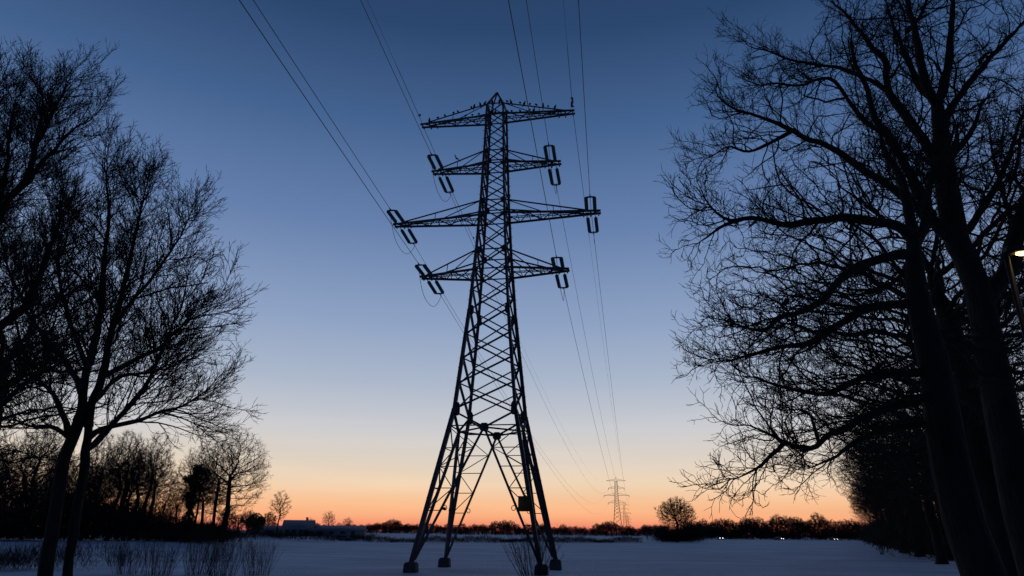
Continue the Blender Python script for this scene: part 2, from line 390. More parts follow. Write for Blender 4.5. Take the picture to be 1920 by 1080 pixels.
for s in (-1, 1):
    side = 'left' if s < 0 else 'right'
    for ys in (-1, 1):
        st = Vector((s*al, ys*.3, z+(.12 if ys < 0 else -.05))); pts = []
        L_ = 150 if ys < 0 else 409.6
        for q in range(101):
            t = L_*(q/100)**1.5
            if ys < 0: p = st+Vector((math.sin(NEAR_AZ)*t, -math.cos(NEAR_AZ)*t, .0117*t+.0002*t*t))
            else: k = t/L_; p = st.lerp(Vector((s*al, 409.6, z)), k)-Vector((0, 0, 4*9.5*k*(1-k)))
            pts.append(tuple(to_world(p)))
        EARTH[s, ys] = pts
        mb = MB(); mb.tube(pts, [.022 if 0 < i < 14 else .0105 for i in range(101)], 5)
        tag(mb.build('earth_wire', M['wire']), 'thin earth wire running %s from %s tip of top crossarm' % ('overhead to the camera' if ys < 0 else 'to the far pylon', side), 'wire', 'earth wires')

# ------------------------------------------------------------------ the pylons further down the line
def far_pylon():
    r = empty('distant_pylon')
    lv = [(0, 3.4), (8, 2.35), (14, 1.8), (20, 1.25), (24.6, 1.0), (29, .85), (33.5, .7)]
    f = lambda z: float(np.interp(z, [a for a, b in lv], [b for a, b in lv]))
    c = lambda i, z: Vector((CORN[i % 4][0]*f(z), CORN[i % 4][1]*f(z), z))
    for ci in range(4):
        mb = MB()
        for (z0, a), (z1, b) in zip(lv, lv[1:]): mb.bar(c(ci, z0), c(ci, z1), .24)
        mb.bar(c(ci, 33.5), (0, 0, 36), .14); mb.build('leg', M['steel'], r)
    for fi in range(4):
        mb = MB(); zs = [0, 4, 7.5, 10.5, 13, 15.2, 17.2, 19, 20.5, 22, 23.4, 24.6, 26, 27.5, 29, 30.5, 32, 33.5]
        for a, b in zip(zs, zs[1:]): mb.bar(c(fi, a), c(fi+1, b), .11); mb.bar(c(fi+1, a), c(fi, b), .11)
        mb.build('bracing', M['steel'], r)
    for an, z, zt, al in ARMS:
        for s in (-1, 1):
            mb = MB()
            for sy in (-1, 1):
                mb.bar((s*f(z), sy*f(z), z), (s*al, sy*.1, z), .14); mb.bar((s*f(zt), sy*f(zt), zt), (s*al, sy*.1, z+.05), .09)
                for q in range(6):
                    x0 = f(z)+(al-f(z))*q/6; x1 = f(z)+(al-f(z))*(q+1)/6; wy = lambda x: f(z)+(.1-f(z))*(x-f(z))/(al-f(z))
                    mb.bar((s*x0, sy*wy(x0), z), (s*x1, -sy*wy(x1), z), .06)
            arm = mb.build('crossarm', M['steel'], r)
            if an != 'top':
                mb = MB(); mb.tube([(s*(al-.1), 0, z-.05), (s*(al-.1), 0, z-1.1)], [.12, .14], 8); mb.build('suspension_insulator', M['glass'], arm)
    return r
fp = far_pylon()
FARLAB = ['nearest of the distant pylons, right of the near pylon on the horizon', 'second distant pylon, partly behind the nearest distant one', 'third distant pylon, tiny and faint near the horizon', 'farthest distant pylon, barely visible on the horizon']
for k in range(4):
    o = fp if k == 0 else copy_tree(fp)
    o.location = to_world((0, 409.6*(k+1), -.42)); o.rotation_euler = (0, 0, PRZ)
    tag(o, FARLAB[k], 'pylon', 'pylons further down the line')

# ------------------------------------------------------------------ birds on the pylon
def bird_mesh(name, fly=False):
    # one continuous body: bill - head - neck - breast - belly - tail, swept ellipse rings along a bent spine
    sp = [(.0, .165, .275, .004, .004), (.0, .135, .283, .013, .012), (0, .105, .292, .034, .036), (0, .07, .29, .04, .043), (0, .045, .262, .036, .036), (0, .03, .225, .05, .05), (0, .01, .175, .066, .066),
          (0, -.02, .125, .064, .062), (0, -.06, .08, .046, .042), (0, -.1, .03, .03, .018), (0, -.15, -.04, .03, .009), (0, -.19, -.1, .026, .005)]
    if fly: sp = [(0, .2, .02, .004, .004), (0, .17, .022, .014, .013), (0, .14, .026, .034, .034), (0, .1, .02, .036, .036), (0, .05, .005, .055, .055), (0, -.02, 0, .06, .055), (0, -.1, 0, .04, .035), (0, -.16, .005, .028, .014), (0, -.26, .01, .06, .006)]
    P = np.array([q[:3] for q in sp]); n = 10; a = np.arange(n)*2*np.pi/n
    t = np.gradient(P, axis=0); t /= np.linalg.norm(t, axis=1)[:, None]; u = np.tile([1., 0, 0], (len(P), 1)); v = np.cross(t, u)
    V = P[:, None]+np.array([q[3] for q in sp])[:, None, None]*np.cos(a)[None, :, None]*u[:, None]+np.array([q[4] for q in sp])[:, None, None]*np.sin(a)[None, :, None]*v[:, None]
    m_ = len(P); i = np.arange(m_-1)[:, None]*n; j = np.arange(n)[None]; k = (j+1) % n
    mb = MB(); mb.add(V.reshape(-1, 3), [np.stack([i+j, i+k, i+n+k, i+n+j], -1).reshape(-1, 4), np.arange(n)[None, ::-1], (np.arange(n)+(m_-1)*n)[None]])
    if fly:
        for s in (-1, 1):
            W = [(s*.03, .07, .02), (s*.03, -.07, .02), (s*.17, .1, .1), (s*.17, -.06, .09), (s*.32, .03, .12), (s*.3, -.09, .1), (s*.44, -.09, .06)]
            mb.add(W+[(x, y, z-.012) for x, y, z in W], [np.array([(0, 1, 3, 2), (2, 3, 5, 4), (7, 9, 10, 8), (9, 11, 12, 10), (0, 2, 9, 7), (2, 4, 11, 9), (1, 8, 10, 3), (3, 10, 12, 5)]), np.array([(4, 5, 6), (11, 13, 12), (4, 6, 13), (4, 13, 11), (5, 12, 13), (5, 13, 6)])])
    else:
        for s in (-1, 1):
            W = [(s*.06, .03, .21), (s*.07, -.03, .2), (s*.068, .0, .12), (s*.06, -.07, .1), (s*.04, -.14, -.01)]
            mb.add(W+[(x*.75, y, z) for x, y, z in W], [np.array([(0, 1, 3, 2), (5, 7, 8, 6), (0, 2, 7, 5), (1, 6, 8, 3)]), np.array([(2, 3, 4), (7, 9, 8), (2, 4, 9), (2, 9, 7), (3, 8, 9), (3, 9, 4)])])
            mb.tube([(s*.025, -.005, .1), (s*.025, .0, .0)], .007, 4); mb.tube([(s*.025, -.03, .004), (s*.025, .035, .004)], .006, 4)
    return mesh_np(name, np.concatenate(mb.v), [np.concatenate(x) for x in mb.f.values()], True)
BIRD = bird_mesh('bird'); BIRD.materials.append(M['feather'])
NB = [0]
def bird(p, label, world=False, size=1.0):
    o = obj('bird', BIRD); NB[0] += 1
    o.location = p if world else to_world(p); o.rotation_euler = (rnd.uniform(-.12, .12), 0, PRZ+rnd.choice([0, math.pi, .5, -2.4])+rnd.uniform(-.5, .5)); o.scale = (size*1.3, size*1.25*rnd.uniform(.92, 1.08), size*rnd.uniform(.85, 1.02))
    tag(o, label, 'bird', 'birds perched on the pylon')
w1, wt = hw(33.48), hw(34.51)
def on_tie(s, f_):   # along the near tie of the top arm, f_ from leg (0) to tip (1)
    a0 = Vector((s*w1, -w1, 33.48)); a1 = Vector((s*6.19, -.24, 33.48)); return Vector((s*wt, -wt, 34.51)).lerp(a0.lerp(a1, .9)+Vector((0, 0, .06)), f_)+Vector((0, 0, .04))
def on_chord(s, f_): return Vector((s*w1, -w1, 33.48)).lerp(Vector((s*6.19, -.24, 33.48)), f_)+Vector((0, 0, .06))
for k, x in enumerate((.04, .12, .22, .27, .5, .57, .72, .84, .985)): bird(on_tie(-1, x), '%s dark bird from the mast on the sloping left tie of the top crossarm' % ordinal(k))
for k, x in enumerate((.12, .22, .32)): bird(on_chord(-1, x), '%s dark bird from the mast on the left chord of the top crossarm' % ordinal(k))
for k, x in enumerate((.06, .12, .27, .34, .43, .53, .64, .72, .83)): bird(on_tie(1, x), '%s dark bird from the mast on the sloping right tie of the top crossarm' % ordinal(k))
for k, x in enumerate((.06, .12, .24, .38, .44)): bird(on_chord(1, x), '%s dark bird from the mast on the right chord of the top crossarm' % ordinal(k))
for k, x in enumerate((-.45, -.25, .35)): bird((x, -wt, 34.56), '%s dark bird from the left on the beam just below the pylon peak' % ordinal(k))
for k, x in enumerate((-.5, -.2, 0.02)): bird((x, -w1, 33.54), '%s dark bird from the left on the mast beam at top crossarm level' % ordinal(k))
for k, q in enumerate((.12, .5, .95)): bird(Vector(EARTH[1, -1][0]).lerp(Vector(EARTH[1, -1][4]), q)+Vector((0, 0, .02)), '%s dark bird from the crossarm tip on the right overhead earth wire' % ordinal(k), True, 1.15)
bird(Vector(EARTH[-1, -1][3]), 'dark bird on the left earth wire just before the top crossarm tip', True, 1.1)
bird(Vector(EARTH[-1, 1][5]), 'dark bird on the left earth wire just beyond the top crossarm tip', True, 1.2)
bird(Vector(EARTH[-1, 1][13]), 'dark bird lower on the left earth wire beyond the top crossarm', True)
bird(Vector((hw(30.16)+.25, -hw(30.16)+.05, 30.12)), 'lone dark bird on the right tie of the upper short crossarm')
bird(Vector((hw(25.75)+.35, -hw(25.75)+.05, 25.71)), 'lone dark bird on the right tie of the long middle crossarm')
fb = bird_mesh('flying_bird', True); fb.materials.append(M['feather'])
o = obj('flying_bird', fb); o.location = to_world((-3.75, 2.0, 31.3)); o.rotation_euler = (R(15), R(25), R(50)); tag(o, 'dark bird flying with spread wings below the left top crossarm', 'bird')
# ------------------------------------------------------------------ bare winter trees: limbs laid out, then grown towards points of the crown
def resample(poly, step, g, wob):
    P = np.array(poly, float)
    Q = np.vstack([2*P[0]-P[1], P, 2*P[-1]-P[-2]]); out = []
    for i in range(1, len(Q)-2):
        for t in np.linspace(0, 1, 12, endpoint=False):
            a, b, c, d = Q[i-1], Q[i], Q[i+1], Q[i+2]
            out.append(.5*((2*b)+(c-a)*t+(2*a-5*b+4*c-d)*t*t+(-a+3*b-3*c+d)*t**3))
    out.append(P[-1]); O = np.array(out); s = np.r_[0, np.cumsum(np.linalg.norm(np.diff(O, axis=0), axis=1))]
    n = max(2, int(s[-1]/step)+1); u = np.linspace(0, s[-1], n); R_ = np.stack([np.interp(u, s, O[:, k]) for k in range(3)], 1)
    R_[1:-1] += g.normal(0, wob*step, (n-2, 3)); return R_
def grow(limbs, A, step, infl, kill, g, wob=.12, up=.06, maxit=140, jit=.24):
    A = np.asarray(A, np.float32); cap = 60000; pos = np.zeros((cap, 3), np.float32); par = -np.ones(cap, np.int64); n = 0
    for li, poly in enumerate(limbs):
        P = resample(poly, step, g, wob if li else .05)
        prev = -1
        if n:
            prev = int(np.argmin(((pos[:n]-P[0])**2).sum(1))); P = P[1:] if np.linalg.norm(pos[prev]-P[0]) < step else P
        k = len(P); pos[n:n+k] = P; par[n] = prev; par[n+1:n+k] = np.arange(n, n+k-1); n += k
    nlimb = n; a2 = (A**2).sum(1); best = np.full(len(A), 1e9, np.float32); bi = np.zeros(len(A), np.int64); lo = 0
    for it in range(maxit):
        B = pos[lo:n]
        for c0 in range(0, len(B), 1500):
            Bc = B[c0:c0+1500]; d2 = a2[:, None]+(Bc**2).sum(1)[None]-2*A@Bc.T; k = d2.argmin(1); dm = d2[np.arange(len(A)), k]
            m_ = dm < best; best[m_] = dm[m_]; bi[m_] = k[m_]+lo+c0
        keep = best > kill*kill; A, a2, best, bi = A[keep], a2[keep], best[keep], bi[keep]
        act = best < infl*infl
        if not len(A) or not act.any(): break
        ids, inv = np.unique(bi[act], return_inverse=True)
        d = A[act]-pos[bi[act]]; d /= np.linalg.norm(d, axis=1)[:, None]+1e-6
        S = np.zeros((len(ids), 3)); np.add.at(S, inv, d); S /= np.linalg.norm(S, axis=1)[:, None]+1e-6
        S += g.normal(0, jit, S.shape); S[:, 2] += up; S /= np.linalg.norm(S, axis=1)[:, None]+1e-6
        k = len(ids)
        if n+k > cap: break
        pos[n:n+k] = pos[ids]+S*step; par[n:n+k] = ids; lo = n; n += k
    return pos[:n].astype(float), par[:n], nlimb
def radii(par, pos, rtip, rroot, taper):
    n = len(par); seg = np.zeros(n); ok = par >= 0; seg[ok] = np.linalg.norm(pos[ok]-pos[par[ok]], axis=1); pl = par.tolist(); sg = seg.tolist()
    def run(p):
        acc = [0.]*n; r = [0.]*n
        for i in range(n-1, -1, -1):
            r[i] = rtip if acc[i] == 0 else acc[i]**(1/p)+taper*sg[i]
            if pl[i] >= 0: acc[pl[i]] += r[i]**p
        return r
    lo, hi = 1.3, 4.0
    for _ in range(9):
        m_ = (lo+hi)/2; r = run(m_)
        if r[0] > rroot: lo = m_
        else: hi = m_
    return np.array(run((lo+hi)/2))
def chains(par, r):
    n = len(par); main = -np.ones(n, int); 
    for i in range(n-1, 0, -1):
        p = par[i]
        if p >= 0 and (main[p] < 0 or r[i] > r[main[p]]): main[p] = i
    out = []
    for i in range(n):
        p = par[i]
        if p < 0 or main[p] != i:
            c = [p] if p >= 0 else []
            k = i
            while k >= 0: c.append(k); k = main[k]
            out.append(c)
    return out
def twigs(pos, par, r, g, per, L0, L1, rt, rmax, up=.25, sub=2):
    ids = np.where((r < rmax) & (par >= 0))[0]; ids = np.repeat(ids, per); ids = ids[g.random(len(ids)) < .8]
    n = len(ids); d = pos[ids]-pos[par[ids]]; d /= np.linalg.norm(d, axis=1)[:, None]+1e-9
    p0 = pos[ids]-(pos[ids]-pos[par[ids]])*g.random((n, 1))
    def cone(p, dr, L, r0, bend):
        m_ = len(p); q = g.normal(0, 1, (m_, 3)); q -= dr*(q*dr).sum(1)[:, None]; q /= np.linalg.norm(q, axis=1)[:, None]+1e-9; s = np.cross(dr, q)
        mid_ = p+dr*L[:, None]*.5; d2 = dr+g.normal(0, bend, (m_, 3)); d2[:, 2] += .12; d2 /= np.linalg.norm(d2, axis=1)[:, None]; tip = mid_+d2*L[:, None]*.5
        ring = [q, -.5*q+.866*s, -.5*q-.866*s]
        V = np.concatenate([np.stack([p+k*r0 for k in ring], 1), np.stack([mid_+k*r0*.75 for k in ring], 1), tip[:, None]], 1)
        b = np.arange(m_)[:, None]*7
        T = [np.concatenate([b+np.array([[i, (i+1) % 3, 3+(i+1) % 3, 3+i]]) for i in range(3)])]; C = [np.concatenate([b+np.array([[3+i, 3+(i+1) % 3, 6]]) for i in range(3)])]
        return V.reshape(-1, 3), T[0], C[0], mid_, d2
    dr = d*.85+g.normal(0, .52, (n, 3)); dr[:, 2] += up; dr /= np.linalg.norm(dr, axis=1)[:, None]
    L = g.uniform(L0, L1, n); V, Q, C, mid_, d2 = cone(p0, dr, L, rt, .28); Vs = [V]; Qs = [Q]; Cs = [C]; off = len(V)
    for _ in range(sub):
        dd = d2*.75+g.normal(0, .62, (n, 3)); dd[:, 2] += up*.6; dd /= np.linalg.norm(dd, axis=1)[:, None]
        V, Q, C, _m, _d = cone(mid_+dr*L[:, None]*g.uniform(-.25, .15, (n, 1)), dd, L*g.uniform(.35, .7, n), rt*.8, .3); Vs.append(V); Qs.append(Q+off); Cs.append(C+off); off += len(V)
    return np.concatenate(Vs), np.concatenate(Qs), np.concatenate(Cs)
def nsides(r): return 12 if r > .15 else 8 if r > .06 else 6 if r > .03 else 4 if r > .014 else 3
def build_tree(root, pos, par, r, g, limb_r, tw, flare=True):
    """hang trunk, limbs and crown on the tree's empty; coordinates are relative to its base"""
    mbs = MB(); limbs = []
    for ci, c in enumerate(chains(par, r)):
        P = pos[c]; q = r[c].copy()
        if ci and len(c) > 1: q[0] = min(q[0], q[1]*1.25)
        if ci == 0:
            h = P[:, 2]-P[0, 2]; q = q*(1+.55*np.exp(-h/.35)) if flare else q
        q[-1] *= .4
        q = np.maximum(q, tw[3]*1.15); V, F = tube_np(P, q, nsides(q[min(1, len(q)-1)]))
        if ci == 0 or q[1] > limb_r:
            t = MB(); t.add(V, F); t.build('trunk' if ci == 0 else 'limb', M['bark'], root, True)
        else: mbs.add(V, F)
    V, Q, C = twigs(pos, par, r, g, *tw); 
    cr = mbs.build('crown', M['twig'], root, True)
    t = MB(); t.add(V, [Q, C]); o = t.build('twigs', M['twig'], cr); o['kind'] = 'stuff'
def around(limbs, g, dens, r0, r1, start=.2, up=.15):
    out = []
    for P in limbs:
        P = np.array(P); L = np.linalg.norm(np.diff(P, axis=0), axis=1).sum(); k = int(L*dens)
        u = g.uniform(start, 1.08, k)**.85; s = np.linspace(0, 1, len(P)); uc = np.clip(u, 0, 1)
        c = np.stack([np.interp(uc, s, P[:, i]) for i in range(3)], 1); e = P[-1]-P[-2]; e /= np.linalg.norm(e); c += e*np.clip(u-1, 0, 1)[:, None]*6
        v = g.normal(0, 1, (k, 3)); v /= np.linalg.norm(v, axis=1)[:, None]; rad = (r0+(r1-r0)*u)*g.random(k)**.5
        c += v*rad[:, None]; c[:, 2] += up*rad; out.append(c)
    return np.concatenate(out)
def blob(g, n, c, s, shell=.35):
    v = g.normal(0, 1, (n, 3)); v /= np.linalg.norm(v, axis=1)[:, None]; return np.array(c)+v*np.array(s)*(g.random((n, 1))**shell)
def tubes_many(P, r, n):
    """P (N, m, 3) polylines, r (N, m) radii -> one vertex / quad block"""
    Nn, m_, _ = P.shape; t = np.gradient(P, axis=1); t /= np.linalg.norm(t, axis=2)[..., None]+1e-9
    mean = np.abs(t.mean(1)); ref = np.zeros((Nn, 3)); ref[np.arange(Nn), mean.argmin(1)] = 1; ref = ref[:, None]
    u = np.cross(t, np.broadcast_to(ref, t.shape)); u /= np.linalg.norm(u, axis=2)[..., None]+1e-9; v = np.cross(t, u); a = np.arange(n)*2*np.pi/n
    V = P[:, :, None]+r[..., None, None]*(np.cos(a)[:, None]*u[:, :, None]+np.sin(a)[:, None]*v[:, :, None])
    b = (np.arange(Nn)*m_*n)[:, None, None]; k = (np.arange(m_-1)*n)[None, :, None]; j = np.arange(n)[None, None]; j2 = (j+1) % n
    return V.reshape(-1, 3), np.stack([b+k+j, b+k+j2, b+k+n+j2, b+k+n+j], -1).reshape(-1, 4)
def sprout(P, r, g, spacing, L0, L1, ang, m_, rk, rmin, kink, up, t0=.15, tipboost=0, shape=None):
    """side branches along many polylines: returns (P2, r2)"""
    Nn, q, _ = P.shape; seg = np.linalg.norm(np.diff(P, axis=1), axis=2); s = np.concatenate([np.zeros((Nn, 1)), np.cumsum(seg, 1)], 1); Lp = s[:, -1]
    cnt = np.maximum(1, (Lp*(1-t0)/spacing*g.uniform(.75, 1.25, Nn)).astype(int))+tipboost; own = np.repeat(np.arange(Nn), cnt); K = len(own)
    t = t0+(1-t0)*g.random(K)**.8
    if tipboost: t[np.cumsum(cnt)-1] = .995
    x = t*(q-1); i0 = np.clip(x.astype(int), 0, q-2); f = (x-i0)[:, None]
    p = P[own, i0]*(1-f)+P[own, i0+1]*f; rp = r[own, i0]*(1-f[:, 0])+r[own, i0+1]*f[:, 0]; tg = P[own, i0+1]-P[own, i0]; tg /= np.linalg.norm(tg, axis=1)[:, None]+1e-9
    pr = g.normal(0, 1, (K, 3)); pr[:, 2] += .35; pr -= tg*(pr*tg).sum(1)[:, None]; pr /= np.linalg.norm(pr, axis=1)[:, None]+1e-9
    a = np.radians(g.uniform(ang[0], ang[1], K))[:, None]; a = np.where(t[:, None] > .97, a*.35, a)
    d = tg*np.cos(a)+pr*np.sin(a); L = g.uniform(L0, L1, K)*(1-.55*t)*(.55+.45*g.random(K))
    if shape is not None: L = np.minimum(L, Lp[own]*shape)
    out = np.zeros((K, m_, 3)); out[:, 0] = p
    for k in range(1, m_):
        d = d+g.normal(0, kink, (K, 3)); d[:, 2] += up; d /= np.linalg.norm(d, axis=1)[:, None]; out[:, k] = out[:, k-1]+d*(L/(m_-1))[:, None]
    r0 = np.clip(np.minimum(rp*.7, rk*L), rmin, None); r2 = r0[:, None]*np.linspace(1, .45, m_)[None]; return out, np.maximum(r2, rmin*.7)
def hero(name, limbs, rad, seed, label, levels, stems=1, cut=.88):
    """limbs laid out by hand, side branches, branchlets and twigs sprouting level by level"""
    g = np.random.default_rng(seed); base = np.array(limbs[0][0]); base[2] = float(height(base[0], base[1]))-.1
    root = empty(name, base, 0, label, 'tree'); LP = []; LR = []
    for k, l in enumerate(limbs):
        Q = np.array(l)-base
        if k == 0: Q[0] = 0
        ra, rb = rad[k]; P = resample([tuple(x) for x in Q], .14, g, .1 if k else .04); P[1:-1] = (P[:-2]+2*P[1:-1]+P[2:])/4
        if k >= stems and ra < .16: P = P[:max(4, int(len(P)*(min(1, cut+.2) if stems == 2 and P[-1, 2] > 8.2 else cut)))]
        t = np.linspace(0, 1, len(P)); r = rb+(ra-rb)*((1-t)**.85 if ra < .15 else 1-t**2.6)
        if k and rb < .1:
            r = r*(1+.07*np.sin(t*23+k)); ex = [P[-1]+(P[-1]-P[-2])*1.0+g.normal(0, .03, 3)]; P = np.vstack([P, ex]); r = np.r_[r, .006]
        if k < stems: r = r*(1+.5*np.exp(-(P[:, 2]-P[0, 2])/.35))
        V, F = tube_np(P, r, 14 if ra > .15 else 9); t_ = MB(); t_.add(V, F); t_.build('trunk' if k < stems else 'limb', M['bark'], root, True)
        if k >= stems and (ra < .2 or k > 1):
            x = np.linspace(0, 1, 24); s = np.linspace(0, 1, len(P)); LP.append(np.stack([np.interp(x, s, P[:, i]) for i in range(3)], 1)); LR.append(np.interp(x, s, r))
    P = np.array(LP); r = np.array(LR); cr = MB(); tw = MB(); n_ = 0
    srcs = [(P, r)]
    for li, lv in enumerate(levels):
        outs = [sprout(*srcs[-1], g, *lv)]
        if li and lv is not levels[-1]: outs.append(sprout(*srcs[-2], g, lv[0]*2.2, *lv[1:]))
        elif li: outs.append(sprout(*srcs[-2], g, lv[0]*2.5, *lv[1:]))
        P2 = np.concatenate([o_[0] for o_ in outs]); r2 = np.concatenate([o_[1] for o_ in outs]); srcs.append((P2, r2)); n_ += len(P2)
        V, F = tubes_many(P2, r2, (4, 3, 3, 3)[li]); (tw if li == len(levels)-1 else cr).add(V, [F])
    c = cr.build('crown', M['twig'], root, True); o = tw.build('twigs', M['twig'], c); o['kind'] = 'stuff'
    print(name, n_, 'branches', round(time.time()-T0, 1)); return root
OAK_B=[
 [(6.79,10.50,0.22),(6.75,10.50,1.25),(6.73,10.50,1.87),(6.62,10.50,2.51),(6.58,10.50,3.64),(6.63,10.50,4.87),(6.59,10.50,6.02),(6.67,10.50,6.86)],
 [(6.66,10.50,6.81),(6.09,10.35,6.68),(5.55,10.20,6.45),(5.09,10.05,6.12),(4.72,9.90,5.75),(4.22,9.75,5.49),(3.92,9.60,5.40),(3.64,9.45,5.15),(3.25,9.30,5.16),(2.85,9.15,5.33),(2.51,9.00,5.41)],
 [(6.60,10.50,5.93),(6.21,10.65,5.95),(5.85,10.80,5.95),(5.58,10.95,5.78),(5.26,11.10,5.59),(5.08,11.25,5.44),(4.87,11.40,5.46),(4.27,11.55,5.37),(3.84,11.70,5.26),(3.41,11.85,5.30),(3.21,12.00,5.21)],
 [(6.57,10.50,4.87),(6.20,10.55,4.79),(5.76,10.60,4.76),(5.49,10.65,4.72),(5.24,10.70,4.60),(4.99,10.75,4.48),(4.60,10.80,4.56),(4.33,10.85,4.63),(4.10,10.90,4.72),(3.70,10.95,4.82),(3.26,11.00,4.65)],
 [(6.58,10.50,4.45),(6.13,10.42,4.35),(5.74,10.33,4.21),(5.27,10.25,4.07),(5.00,10.17,3.90),(4.68,10.08,3.81),(4.43,10.00,3.64),(4.23,9.92,3.54),(3.86,9.83,3.62),(3.66,9.75,3.72),(3.38,9.67,3.81),(3.09,9.58,3.84),(2.80,9.50,3.71)],
 [(4.43,10.00,3.64),(4.35,9.88,3.85),(4.28,9.75,4.02),(3.99,9.62,4.05),(3.63,9.50,3.97)],
 [(6.57,10.50,4.04),(6.10,10.79,4.00),(5.82,11.07,3.95),(5.59,11.36,3.82),(5.43,11.64,3.63),(5.28,11.93,3.55),(5.16,12.21,3.46),(5.02,12.50,3.35)],
 [(3.85,9.80,3.61),(3.65,9.70,3.49),(3.52,9.60,3.37),(3.33,9.50,3.22),(2.99,9.40,3.07),(2.75,9.30,3.05)],
 [(6.78,10.50,7.10),(6.46,10.43,7.26),(6.08,10.36,7.32),(5.64,10.29,7.33),(5.25,10.21,7.30),(4.86,10.14,7.21),(4.47,10.07,7.11),(4.23,10.00,7.09),(3.91,9.93,7.17),(3.63,9.86,7.11),(3.43,9.79,7.03),(3.17,9.71,7.15),(3.00,9.64,7.37),(2.66,9.57,7.52),(2.40,9.50,7.67)],
 [(3.61,9.80,7.07),(3.22,9.70,6.87),(2.93,9.60,6.62),(2.60,9.50,6.45)],
 [(6.67,10.50,6.86),(6.61,10.88,6.53),(6.43,11.25,6.47),(6.15,11.62,6.55),(5.78,12.00,6.83)],
 [(6.59,10.50,5.66),(7.59,11.33,5.54),(8.51,12.17,5.17),(9.56,13.00,5.16)],
 [(6.65,10.50,6.58),(6.79,10.60,7.50),(6.91,10.80,8.38),(6.94,11.20,9.27),(7.03,11.40,10.11),(6.82,11.60,10.80)],
 [(6.65,10.50,6.77),(7.25,10.90,7.64),(7.90,11.40,8.77),(8.90,12.00,9.84),(9.42,12.30,10.93)],
]
OAK_A=[
 [(10.42,14.50,-0.60),(10.43,14.50,1.19),(10.34,14.50,2.71),(10.37,14.50,4.13),(10.42,14.50,5.83),(10.47,14.50,7.03),(10.48,14.50,7.79)],
 [(10.48,14.50,7.79),(10.20,14.30,8.49),(9.99,14.10,8.79),(9.90,13.90,9.90),(9.87,13.70,11.17),(9.82,13.50,11.83)],
 [(10.53,14.50,7.28),(11.03,14.64,7.78),(11.47,14.79,8.15),(11.86,14.93,8.81),(12.24,15.07,9.50),(12.70,15.21,10.11),(13.47,15.36,11.47),(14.43,15.50,13.18)],
 [(9.82,13.50,11.83),(9.58,13.30,11.98),(9.37,13.10,12.41),(9.27,12.90,13.14),(9.10,12.70,14.10),(9.06,12.50,15.17)],
 [(9.82,13.50,11.83),(10.14,13.62,12.36),(10.59,13.75,13.46),(11.01,13.88,14.78),(11.59,14.00,16.54)],
 [(9.72,13.50,11.04),(10.13,13.70,11.68),(10.88,13.90,12.57),(11.99,14.10,13.75),(13.15,14.30,14.92),(14.16,14.50,16.16)],
 [(9.90,13.90,9.90),(9.89,14.06,10.68),(9.72,14.22,11.57),(9.50,14.38,12.36),(9.42,14.54,12.94),(9.61,14.70,13.95),(9.49,14.86,14.42),(9.28,15.02,15.24),(9.10,15.18,15.91),(8.89,15.34,16.51),(8.64,15.50,17.42)],
 [(9.52,14.70,13.05),(9.00,14.74,13.49),(8.38,14.79,13.81),(7.73,14.83,13.95),(7.21,14.87,14.11),(6.70,14.91,14.43),(6.31,14.96,14.54),(5.80,15.00,15.01)],
 [(10.02,14.10,8.66),(9.51,13.92,8.84),(9.11,13.74,9.80),(8.81,13.57,10.31),(8.51,13.39,10.82),(8.13,13.21,11.26),(7.97,13.03,11.91),(7.69,12.86,12.57),(7.60,12.68,13.31),(7.21,12.50,13.67)],
 [(8.45,13.30,10.77),(7.85,13.17,11.16),(7.37,13.03,11.91),(7.04,12.90,12.09),(6.34,12.77,11.77),(5.70,12.63,11.74),(5.03,12.50,11.43)],
 [(10.01,14.10,8.60),(9.30,13.95,9.24),(8.80,13.80,9.56),(8.30,13.65,9.88),(7.84,13.50,10.06),(7.34,13.35,10.38),(6.94,13.20,10.53),(6.47,13.05,10.59),(6.08,12.90,10.69),(5.63,12.75,10.83),(5.12,12.60,10.89),(4.63,12.45,10.98),(4.27,12.30,11.21),(3.88,12.15,11.16),(3.46,12.00,11.25)],
 [(6.08,12.90,10.69),(5.73,12.83,10.45),(5.33,12.77,10.20),(4.95,12.70,10.03),(4.60,12.63,10.12),(4.22,12.57,9.88),(4.01,12.50,9.59)],
 [(10.42,14.50,6.42),(11.50,15.17,7.12),(12.66,15.83,7.88),(14.10,16.50,9.00)],
 [(10.20,14.50,14.72),(11.49,15.50,16.31),(13.03,16.50,18.85)],
 [(10.20,14.30,8.75),(11.40,14.80,9.96),(12.69,15.40,11.49),(13.86,16.00,13.17),(15.19,16.40,14.70)],
 [(9.75,13.60,10.27),(10.20,13.20,10.86),(10.61,13.00,11.70),(11.14,12.80,11.99)],
 [(9.75,13.40,11.76),(9.84,14.00,12.86),(10.12,14.80,14.97),(10.38,15.40,17.15)],
 [(9.94,14.00,9.27),(10.67,15.20,10.89),(10.79,16.00,11.98),(10.28,16.60,12.16),(9.68,17.00,12.73)],
 [(12.23,15.20,9.30),(12.82,16.00,10.89),(13.31,16.60,12.53),(13.80,17.00,14.20)],
]
